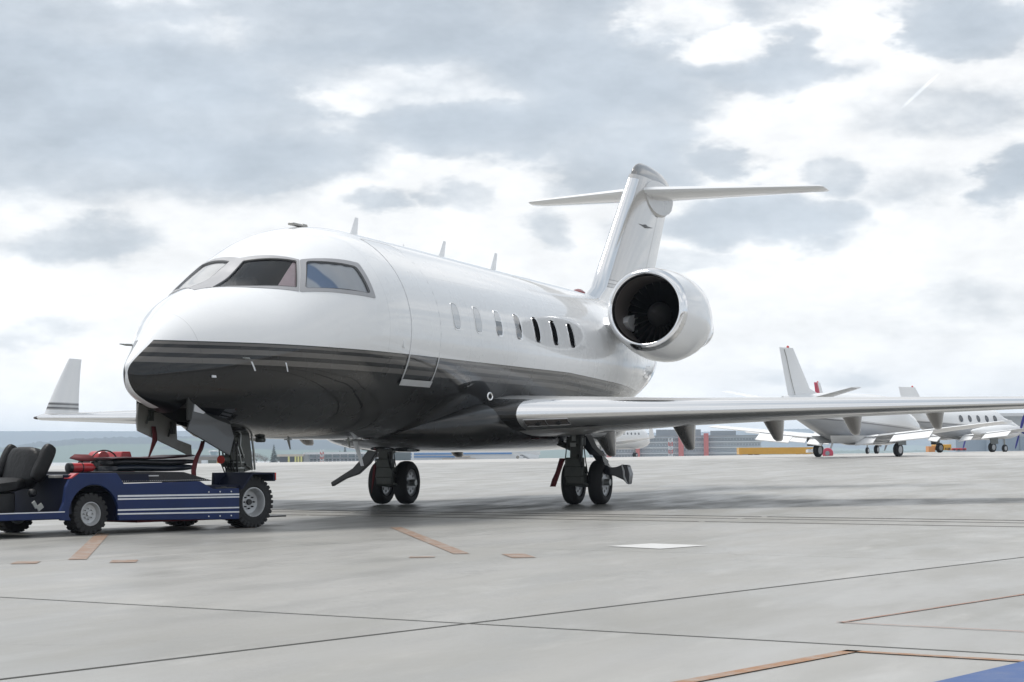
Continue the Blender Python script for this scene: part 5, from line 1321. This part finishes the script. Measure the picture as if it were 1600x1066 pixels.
# terminal with red pylons
D = 760.0; k = D / FPX
e = named(frame_at(1070, D, R(-6)), 'terminal_building', 'long four storey glazed terminal with red pylons seen beneath the big wing', 'terminal')
z0 = gz(e.location[0], e.location[1]); base = e.location[2]
top = .74 + 30 * k - base
xl, xr = -150 * k, 118 * k
b = MB(); b.box(((xl + xr) / 2, 12, top / 2 - .4), (xr - xl, 20, top - .8)); b.build('wall', M['bg_slab'], e, smooth=False)
fl = top / 4.6
for i in range(5):
    b = MB(); b.box(((xl + xr) / 2, 1.6, fl * i + .9), (xr - xl + 1, 1.4, .6)); b.build('floor_band', M['bg_slab2'], e, smooth=False)
b = MB(); b.box(((xl + xr) / 2, 10, top - .2), (xr - xl + 2, 22, .5)); b.box((-10 * k, 8, top + 1.2), (70 * k, 8, 2.4)); b.box((60 * k, 8, top + .9), (40 * k, 8, 1.8)); b.build('roof', M['roof_grey'], e, smooth=False)
reds = [(-73.5, 7.2), (-5.5, 8), (33.5, 7.5), (-118, 7)]
for c_, w_ in reds:
    b = MB(); b.box((c_ * k, -.6, (top + .8) / 2), (w_ * k, 4.2, top + .8)); b.build('red_pylon', M['render_red'], e, smooth=False)
n_ = 58
for i in range(4):
    for j in range(n_):
        x = xl + (xr - xl) * (j + .5) / n_
        if any(abs(x - c_ * k) < (w_ / 2 + 1) * k for c_, w_ in reds): continue
        window(e, x, 2.05, fl * i + .9 + .5 + (fl - .95) / 2 + .0, (xr - xl) / n_ * .94, fl - 1.05, M['bg_pane'] if (j * 7 + i * 3) % 5 else M['bg_pane2'], 2)
def mast(px, dep, y_top, wpx, label, bands=7):
    p = on_ground(px, dep); kk = dep / FPX; h = .74 + (711.2 - .0068 * (px - 1000) - y_top) * kk - p[2]
    t = tag(empty('lattice_mast', p, math.atan2(HR[1], HR[0])), label, 'mast')
    w_ = wpx * kk
    for i in range(bands):
        b = MB(); za, zb_ = h * i / bands, h * (i + 1) / bands
        for sx in (-1, 1):
            for sy in (-1, 1): b.box((sx * w_ * .42, sy * w_ * .42, (za + zb_) / 2), (w_ * .16, w_ * .16, zb_ - za))
        b.box((0, 0, za + .1), (w_, w_, .2)); b.loft([[(-w_ * .42, -w_ * .42, za), (-w_ * .26, -w_ * .42, za)], [(w_ * .26, -w_ * .42, zb_), (w_ * .42, -w_ * .42, zb_)]], closed=False)
        b.build('mast_section', M['render_red'] if i % 2 == 0 else M['bg_wall'], t, smooth=False)
    return t
mast(1048, 700, 685, 6.5, 'red and white lattice mast in front of the terminal', 6)
t = mast(503, 520, 703, 5.5, 'red and white banded pole in front of the low glazed building', 6)

# low glazed building on the left
D = 700.0; k = D / FPX
e = named(frame_at(550, D, R(4)), 'glazed_hall', 'low white hall with big blue glazed bays between nose wheel and main wheels', 'building')
base = e.location[2]; top = .74 + (713.9 - 706.5) * k - base
b = MB(); b.box((0, 6, top / 2 - .2), (138 * k, 10, top - .4)); b.build('wall', M['bg_wall'], e, smooth=False)
b = MB(); b.box((0, 3, top - .3), (141 * k, 18, .8)); b.build('roof', M['bg_wall'], e, smooth=False)
b = MB(); b.box((-71 * k, .2, top / 2), (8.5 * k, 3, top)); b.box((-71 * k, -1.35, top * .55), (3.6 * k, .2, .3)); b.box((-71 * k, -1.35, top * .80), (3.6 * k, .2, .3)); b.build('stair_tower', M['bg_wall'], e, smooth=False)
for j in range(11):
    x = -60.5 * k + 12.0 * k * j
    window(e, x, .85, top * .70, 11.2 * k, top * .36, M['bg_pane2'], 1, 2)
    window(e, x, .85, top * .30, 11.2 * k, top * .38, M['bg_pane'], 2, 2)
    b = MB(); b.box((x - 6 * k, .3, top / 2 - .3), (1.1 * k, .8, top - .6)); b.build('pillar', M['bg_frame'], e, smooth=False)
# open shelter with yellow posts and wooden roof
e = named(frame_at(455, 690.0), 'shelter', 'dark open shelter with pale yellow posts beside the low glazed hall', 'shelter')
k = 690 / FPX; base = e.location[2]; top = .74 + (714.4 - 709.5) * k - base
b = MB(); b.box((-2 * k, 4, top - .4), (40 * k, 9, .8)); b.build('roof', M['tan'], e, smooth=False)
b = MB(); b.box((-2 * k, 8, top / 2 - .4), (40 * k, .4, top - .8)); b.build('back_wall', mat('shelter_dark', (.07, .075, .085), .8), e, smooth=False)
for x in (-3.5, 7, 11.5, 16):
    b = MB(); b.cyl((x * k, -.5, 0), (x * k, -.5, top - .8), .34, .34, 10); b.build('post', M['pale_yellow'], e)
# grey shed with long flat roof and hangar fence at the far left, control tower, house
e = named(frame_at(318, 640.0), 'shed', 'pale tan low shed with a flat roof behind the tractor deck', 'shed')
k = 640 / FPX; base = e.location[2]; top = .74 + 1.2 * k - base + 9 * k * 0
top = .74 + (715.8 - 713.8) * k - base
b = MB(); b.box((0, 8, top / 2), (104 * k, 14, top)); b.build('wall', M['tan'], e, smooth=False)
b = MB(); b.box((0, 8, top + .25), (108 * k, 17, .5)); b.build('roof', M['roof_grey'], e, smooth=False)
for x, w_, mt in ((-15, 14, 'roof_grey'), (2, 10, 'bg_frame'), (14, 12, 'foliage2'), (26, 9, 'yellow'), (-26, 3, 'yellow'), (36, 12, 'tan')):
    b = MB(); b.box((x * k, -.3, top * .33), (w_ * k, .5, top * .5)); b.build('gate', M[mt], e, smooth=False)
p = on_ground(334, 900.0); k = 900 / FPX; base = p[2]
t = tag(empty('control_tower', p, math.atan2(HR[1], HR[0])), 'small control tower with blue glazed cab between the hanging nose doors and the strut', 'tower')
tz = .74 + (715.7 - 704) * k - base
b = MB(); b.cyl((0, 0, 0), (0, 0, tz - 2.6), 1.4, 1.3, 10); b.build('shaft', M['bg_wall'], t)
b = MB(); b.lathe((0, 0, tz - 2.8), (0, 0, 1), [(0, 1.2), (.4, 1.6), (2.3, 2.2)], 8); b.build('cab', M['bg_pane2'], t, smooth=False)
b = MB(); b.lathe((0, 0, tz - .5), (0, 0, 1), [(0, 2.5), (.35, 2.5), (.5, .3)], 8, cap0=True, cap1=True); b.build('roof', M['bg_wall'], t, smooth=False)
p = on_ground(394, 760.0); k = 760 / FPX
t = tag(empty('house', p, math.atan2(HR[1], HR[0]) + .5), 'small pale gabled house among bare trees right of the nose wheel strut', 'house')
h = 11 * k - p[2] * 0 + 2.5
b = MB(); b.box((0, 4, h * .32), (14 * k, 7, h * .64)); b.build('wall', M['bg_wall'], t, smooth=False)
b = MB(); b.prism([(-8.5 * k, h * .62), (0, h * 1.05), (8.5 * k, h * .62)], lambda x, z: (x, .2, z), lambda x, z: (x, 8.2, z)); b.build('roof', M['roof_grey'], t, smooth=False)
for x in (-3, 3): window(t, x * k, .48, h * .36, 3 * k, h * .22, M['bg_pane'], 1)

def fir(px, dep, y_top, wpx, label):
    p = on_ground(px, dep); k = dep / FPX; h = .74 + (715 - .0068 * (px - 430) - y_top) * k - p[2]; w_ = wpx * k / 2
    t = tag(empty('fir_tree', p), label, 'tree'); b = MB(); b.cyl((0, 0, 0), (0, 0, h * .95), h * .022, h * .004, 8); b.build('trunk', M['bark'], t)
    b = MB(); rnd = random.Random(int(px))
    for i in range(900):
        f = rnd.random()**.75; z = h * (.06 + .94 * (1 - f)) if False else h * (1 - .95 * f)
        tier = .72 + .28 * abs(math.sin(f * 26)); r_ = w_ * f * tier * math.sqrt(rnd.uniform(.25, 1)); a = rnd.random() * 2 * math.pi
        c = np.array((r_ * math.cos(a), r_ * math.sin(a), z - r_ * .22)); d = np.array((math.cos(a), math.sin(a), -.45)); s_ = np.array((-math.sin(a), math.cos(a), rnd.uniform(-.4, .4))); L_ = h * .055 * (.5 + f)
        b.add([c - d * L_ * .4 - s_ * L_ * .25, c - d * L_ * .4 + s_ * L_ * .25, c + d * L_ + s_ * L_ * .1, c + d * L_ * 1.1 - s_ * L_ * .1], [(0, 1, 2, 3)])
    b.build('crown', M['foliage'], t, smooth=False); return t
fir(428, 650, 694.5, 15, 'tall dark fir tree standing beside the open shelter')
fir(539, 760, 696.5, 13, 'dark rounded fir rising behind the roof of the low glazed hall')
fir(531, 770, 704, 5, 'small dark fir just left of the rounded fir behind the glazed hall')
def bushy(px, dep, y_top, wpx, label, mt, seed, bare=False, group='bare trees and bushes by the far buildings'):
    p = on_ground(px, dep); k = dep / FPX; h = .74 + (715 - .0068 * (px - 430) - y_top) * k - p[2]; w_ = wpx * k / 2; rnd = random.Random(seed)
    t = tag(empty('bare_tree' if bare else 'bush', p), label, 'tree' if bare else 'bush', group); b = MB(); b.cyl((0, 0, 0), (0, 0, h * .5), h * .03, h * .015, 7)
    for q in range(6):
        a = rnd.random() * 6.28; b.tube([(0, 0, h * .3), (w_ * .4 * math.cos(a), w_ * .4 * math.sin(a), h * .6), (w_ * .7 * math.cos(a), w_ * .7 * math.sin(a), h * .85)], [h * .012, h * .008, h * .003], 5)
    b.build('trunk', M['bark'], t); b = MB()
    cl = [(rnd.uniform(-.6, .6), rnd.uniform(-.6, .6), rnd.uniform(.45, .82)) for _ in range(7)]
    for i in range(520):
        cx_, cy_, cz_ = cl[rnd.randrange(7)]; c = np.array((w_ * (cx_ + rnd.gauss(0, .18)), w_ * (cy_ + rnd.gauss(0, .18)), h * min(1, max(.15, cz_ + rnd.gauss(0, .10)))))
        u = np.array([rnd.gauss(0, 1) for _ in range(3)]); u /= np.linalg.norm(u); v = np.cross(u, (rnd.random(), rnd.random(), 1)); v /= np.linalg.norm(v)
        L_ = h * (.055 if bare else .035); W2 = L_ * (.12 if bare else .55); b.add([c - u * L_ - v * W2, c + u * L_ - v * W2, c + u * L_ + v * W2, c - u * L_ + v * W2], [(0, 1, 2, 3)])
    b.build('crown', mt, t, smooth=False); return t
for i, (px, yt, w_, br, lb) in enumerate(((401, 708, 22, True, 'bare brown tree just right of the nose wheel strut'), (414, 711, 18, True, 'low bare tree between the gabled house and the tall fir'), (440, 710, 18, False, 'green bush beside the foot of the tall fir'), (445, 712, 22, True, 'bare bush in front of the open shelter'), (388, 712, 16, False, 'green bush behind the nose wheel strut'),
                                          (386, 703, 18, True, 'tall bare tree rising behind the nose wheel strut'), (296, 709, 16, False, 'round green tree on the field below the hanging nose door'))):
    bushy(px, 720 + 6 * i, yt, w_, lb, M['twig'] if br else M['foliage2'], 40 + i, br)

# long white hall with blue bands seen under the belly
D = 420.0; k = D / FPX
e = named(frame_at(715, D, R(3)), 'long_hall', 'long low white hall with two blue bands seen under the belly of the jet', 'building')
base = e.location[2]; top = .74 + (713.1 - 706.5) * k - base
b = MB(); b.box((0, 8, top / 2), (225 * k, 14, top)); b.build('wall', M['bg_wall'], e, smooth=False)
b = MB(); b.box((-8 * k, .85, top - 2.6 * k), (200 * k, .3, 2.2 * k)); b.build('blue_band', M['blue_band'], e, smooth=False)
b = MB(); b.box((-56 * k, .85, top - 7.2 * k), (104 * k, .3, 1.9 * k)); b.build('blue_band', M['blue_band'], e, smooth=False)
b = MB(); b.box((10 * k, .85, top - 7.2 * k), (20 * k, .3, 1.7 * k)); b.box((2 * k, -.4, top - 11.5 * k), (52 * k, 2, 3.0 * k)); b.build('grey_panel', M['tan'], e, smooth=False)
# passenger stairs
def stairs(px, dep, y_top, wpx, label, flip=1):
    p = on_ground(px, dep); k = dep / FPX; h = .74 + (713 - .0068 * (px - 700) - y_top) * k - p[2]; w_ = wpx * k
    t = tag(empty('passenger_stairs', p, math.atan2(HR[1], HR[0])), label, 'stairs')
    b = MB(); b.box((0, 0, .55), (w_, 1.8, .35)); b.build('chassis', M['bg_wall'], t, smooth=False)
    for y in (-.9, .9):
        b = MB(); b.prism([(-flip * w_ * .45, .7), (-flip * w_ * .30, .7), (flip * w_ * .45, h - .9), (flip * w_ * .45, h), (flip * w_ * .36, h)], lambda x, z: (x, y - .05, z), lambda x, z: (x, y + .05, z)); b.build('side_rail', M['bg_frame'], t, smooth=False)
    for i in range(8):
        f = i / 7; b = MB(); b.box((flip * w_ * (-.38 + .78 * f), 0, .75 + (h - 1.8) * f), (w_ * .12, 1.7, .08)); b.build('step', M['roof_grey'], t, smooth=False)
    for sx in (-.3, .3):
        b = MB(); b.cyl((flip * w_ * sx, -.85, .16), (flip * w_ * sx, -.70, .16), .16, .16, 14); b.build('wheel', M['door_grey'], t)
    b = MB(); b.box((flip * w_ * .3, 0, h * .4), (.15, 1.4, h * .6)); b.build('support', M['bg_slab'], t, smooth=False)
stairs(822, 190, 711, 44, 'white passenger stairs parked left of the near main wheels', 1)
stairs(1276, 230, 699, 30, 'pale passenger stairs beside the end of the yellow trailer', 1)
p = on_ground(627, 260); k = 260 / FPX; h = .74 + (713.7 - 703.5) * k - p[2]
t = tag(empty('louvre_tower', p, math.atan2(HR[1], HR[0])), 'white framed tower of grey louvres behind the far main wheels', 'stair tower')
for sx in (-1, 1):
    for yy in (-.7, .7):
        b = MB(); b.box((sx * 18 * k, yy, h / 2), (2.6 * k, .25, h)); b.build('post', M['bg_frame'], t, smooth=False)
for i in range(9):
    b = MB(); b.box((0, -.4, h * (i + .7) / 9.6), (30 * k, .5, h * .055), Matrix.Rotation(.4, 3, 'X')); b.build('louvre', M['bg_slab'], t, smooth=False)
b = MB(); b.box((-8 * k, 0, h / 2), (1.5 * k, .9, h * .96)); b.box((9 * k, 0, h / 2), (1.5 * k, .9, h * .96)); b.build('upright', M['roof_grey'], t, smooth=False)
# yellow trailer and boxes
D = 240.0; k = D / FPX
e = named(frame_at(1218, D), 'yellow_trailer', 'long low yellow trailer with a dark brown skirt in front of the terminal', 'trailer'); base = e.location[2]; top = .74 + (709.7 - 699.3) * k - base
b = MB(); b.prism([(-63 * k, top - 10.5 * k), (-63 * k, top), (66 * k, top), (52 * k, top - 10.5 * k)], lambda x, z: (x, 0, z), lambda x, z: (x, 2.6, z)); b.build('tank', M['yellow'], e, smooth=False)
b = MB(); b.box((-6 * k, 1.3, (top - 10.5 * k) / 2 + .2), (112 * k, 2.2, top - 10.5 * k - .4)); b.build('skirt', M['brown'], e, smooth=False)
b = MB(); b.box((-60 * k, -.1, top - 12.5 * k), (4 * k, .3, 3 * k)); b.build('marker', M['yellow'], e, smooth=False)
for x in (-45, -35, 30, 40):
    b = MB(); b.cyl((x * k, .2, .28), (x * k, .5, .28), .28, .28, 14); b.build('wheel', M['rubber'], e)
D = 170.0; k = D / FPX
e = named(frame_at(1475, D), 'yellow_ground_power_unit', 'yellow box shaped ground unit between the parked planes', 'ground unit'); base = e.location[2]; top = .74 + (707.9 - 694.5) * k - base
b = MB(); b.box((0, 1, top / 2 + .1), (24 * k, 2, top - .2)); b.build('body', M['yellow'], e, smooth=False, bevel=.05)
for x in (3, 6.5, 9): b = MB(); b.box((x * k, -.02, top * .45), (1.4 * k, .05, 3.4 * k)); b.build('vent', M['black'], e, smooth=False)
b = MB(); b.box((-18 * k, .8, .3), (10 * k, 1.2, .5)); b.build('drawbar_box', mat('orange_box', (.60, .26, .08), .5), e, smooth=False)
e = named(frame_at(1499, D + 6), 'red_ground_unit', 'red low box unit right beside the yellow ground unit', 'ground unit'); base = e.location[2]; top = .74 + (707.7 - 700) * k - base
b = MB(); b.box((0, 1, top / 2 + .1), (24 * k, 2, top - .2)); b.build('body', M['red'], e, smooth=False, bevel=.05)
for x in (-8, -1, 8): b = MB(); b.box((x * k, -.02, top * .6), (3.4 * k, .05, 2.0 * k)); b.build('grille', M['black'], e, smooth=False)
p = on_ground(1294, 92.0); k = 92 / FPX
t = tag(empty('engine_cover', p, head(20)), 'pink red round engine cover with grey middle behind the parked plane wheel', 'engine cover')
b = MB(); b.lathe((0, 0, .12), (-1, 0, 0), [(0, 8 * k), (.03, 8.5 * k), (.12, 8.5 * k), (.15, 8 * k)], 28, cap0=True, cap1=True); b.build('disc', mat('pink_red_cover', (.50, .07, .12), .6), t)
b = MB(); b.lathe((-.152, 0, .12), (-1, 0, 0), [(0, 3.6 * k), (.02, 3.3 * k)], 20, cap1=True); b.build('centre', M['bg_slab'], t)
# hangar on the right edge
D = 330.0; k = D / FPX
e = named(frame_at(1585, D, R(-8)), 'hangar', 'pale grey hangar with tall sliding door panels at the right edge', 'hangar'); base = e.location[2]; top = .74 + (707.2 - 650) * k - base
b = MB(); b.box((40 * k, 12, top / 2), (150 * k, 20, top)); b.build('wall', mat('hangar_wall', (.50, .54, .58), .6), e, smooth=False)
b = MB(); b.box((40 * k, 11, top + .2), (154 * k, 24, .5)); b.build('roof', M['bg_wall'], e, smooth=False)
for i in range(6):
    b = MB(); b.box((-28 * k + 25.5 * k * i, 1.8, 15 * k), (24.8 * k, .3, 30 * k)); b.build('door_panel', mat('hangar_door', (.30, .37, .45), .55) if i == 0 else bpy.data.materials['hangar_door'], e, smooth=False)
b = MB(); b.box((-58 * k, 10, 14 * k), (58 * k, 14, 28 * k)); b.build('side_hall', bpy.data.materials['hangar_door'], e, smooth=False)

# hills
def hill(name, dist, prof, depth, mt, bump, seed):
    rnd = random.Random(seed); prof = sorted(prof); xs_ = [q[0] for q in prof]; ys_ = [q[1] for q in prof]; rows = []
    px = np.arange(xs_[0], xs_[-1] + 1, 3.0)
    y = np.interp(px, xs_, ys_)
    nz = np.array([rnd.gauss(0, 1) for _ in px]); nz2 = np.convolve(nz, np.ones(9) / 9, 'same') * 2.2
    for j in range(15):
        t = j / 14; f = math.sin(t * math.pi / 2); row = []
        for i, p in enumerate(px):
            d = dist + depth * t; yb = y[i] - (nz2[i] * .5 + abs(nz[i]) * 1.0) * bump * f
            q = at(p, 712, d); hor = 717.97 - .0068 * p
            h = (hor - yb) * (dist + depth) / FPX
            lump = 1 + .10 * math.sin(p * .013 + 4 * t + seed) * (1 - t)
            row.append((q[0], q[1], -6 + (h + 6) * f * lump))
        rows.append(row)
    rows.append([(x_ - CF[0] * -300, y_ - CF[1] * -300, -10) for x_, y_, z_ in rows[-1]])
    b = MB(); b.loft(rows, closed=False); return tag(b.build(name, mt, smooth=True, angle=80), kind='structure')
def hill_mat(name, forest, field):
    m_ = mat(name, forest, .95); nt = m_.node_tree; N, L = nt.nodes.new, nt.links.new; b_ = nt.nodes['Principled BSDF']; b_.inputs['Specular IOR Level'].default_value = .1
    tc = N('ShaderNodeTexCoord'); mp = N('ShaderNodeMapping'); L(tc.outputs['Object'], mp.inputs[0]); mp.inputs['Scale'].default_value = (.0016, .0016, .012)
    nz = N('ShaderNodeTexNoise'); L(mp.outputs[0], nz.inputs['Vector']); nz.inputs['Scale'].default_value = 2.2; nz.inputs['Detail'].default_value = 5
    sp = N('ShaderNodeSeparateXYZ'); L(tc.outputs['Object'], sp.inputs[0])
    mr = N('ShaderNodeMapRange'); L(sp.outputs[2], mr.inputs[0]); mr.inputs[1].default_value = 8; mr.inputs[2].default_value = 40; mr.inputs[3].default_value = .22; mr.inputs[4].default_value = -.22
    ad = N('ShaderNodeMath'); L(nz.outputs[0], ad.inputs[0]); L(mr.outputs[0], ad.inputs[1])
    st = N('ShaderNodeMapRange'); L(ad.outputs[0], st.inputs[0]); st.inputs[1].default_value = .53; st.inputs[2].default_value = .57
    mx = N('ShaderNodeMix'); mx.data_type = 'RGBA'; L(st.outputs[0], mx.inputs[0]); mx.inputs[6].default_value = (*forest, 1); mx.inputs[7].default_value = (*field, 1)
    L(mx.outputs[2], b_.inputs['Base Color']); return m_
hm = hill_mat('hill_forest', (.014, .026, .028), (.060, .098, .052))
hill('near_hill', 2600, [(-500, 704), (-120, 705), (0, 700), (60, 692), (100, 688), (180, 684), (300, 682), (420, 681), (520, 683), (640, 688), (800, 694), (1000, 700), (1300, 704), (2100, 705)], 900, hm, 1.0, 3)
hill('far_hill', 4600, [(-600, 676), (0, 674), (120, 673.5), (220, 674), (420, 672), (640, 676), (900, 678), (1050, 676), (1250, 670), (1400, 674), (1600, 676), (2300, 678)], 900, hm, .25, 5)

# haze: one closed box of even thin air round everything
b = MB(); b.box((-2700, -900, 34), (6200, 7600, 112)); hz = b.build('haze', None, smooth=False)
hz.data.materials.clear()
m_ = bpy.data.materials.new('haze_air'); m_.use_nodes = True; nt = m_.node_tree; nt.nodes.clear()
pv = nt.nodes.new('ShaderNodeVolumePrincipled'); pv.inputs['Color'].default_value = (.72, .845, 1.0, 1); pv.inputs['Density'].default_value = 2.0e-4; pv.inputs['Anisotropy'].default_value = 0.0
o_ = nt.nodes.new('ShaderNodeOutputMaterial'); nt.links.new(pv.outputs[0], o_.inputs['Volume'])
hz.data.materials.append(m_)
tag(hz, 'thin bluish haze hanging over the whole airfield', 'haze', kind='stuff')
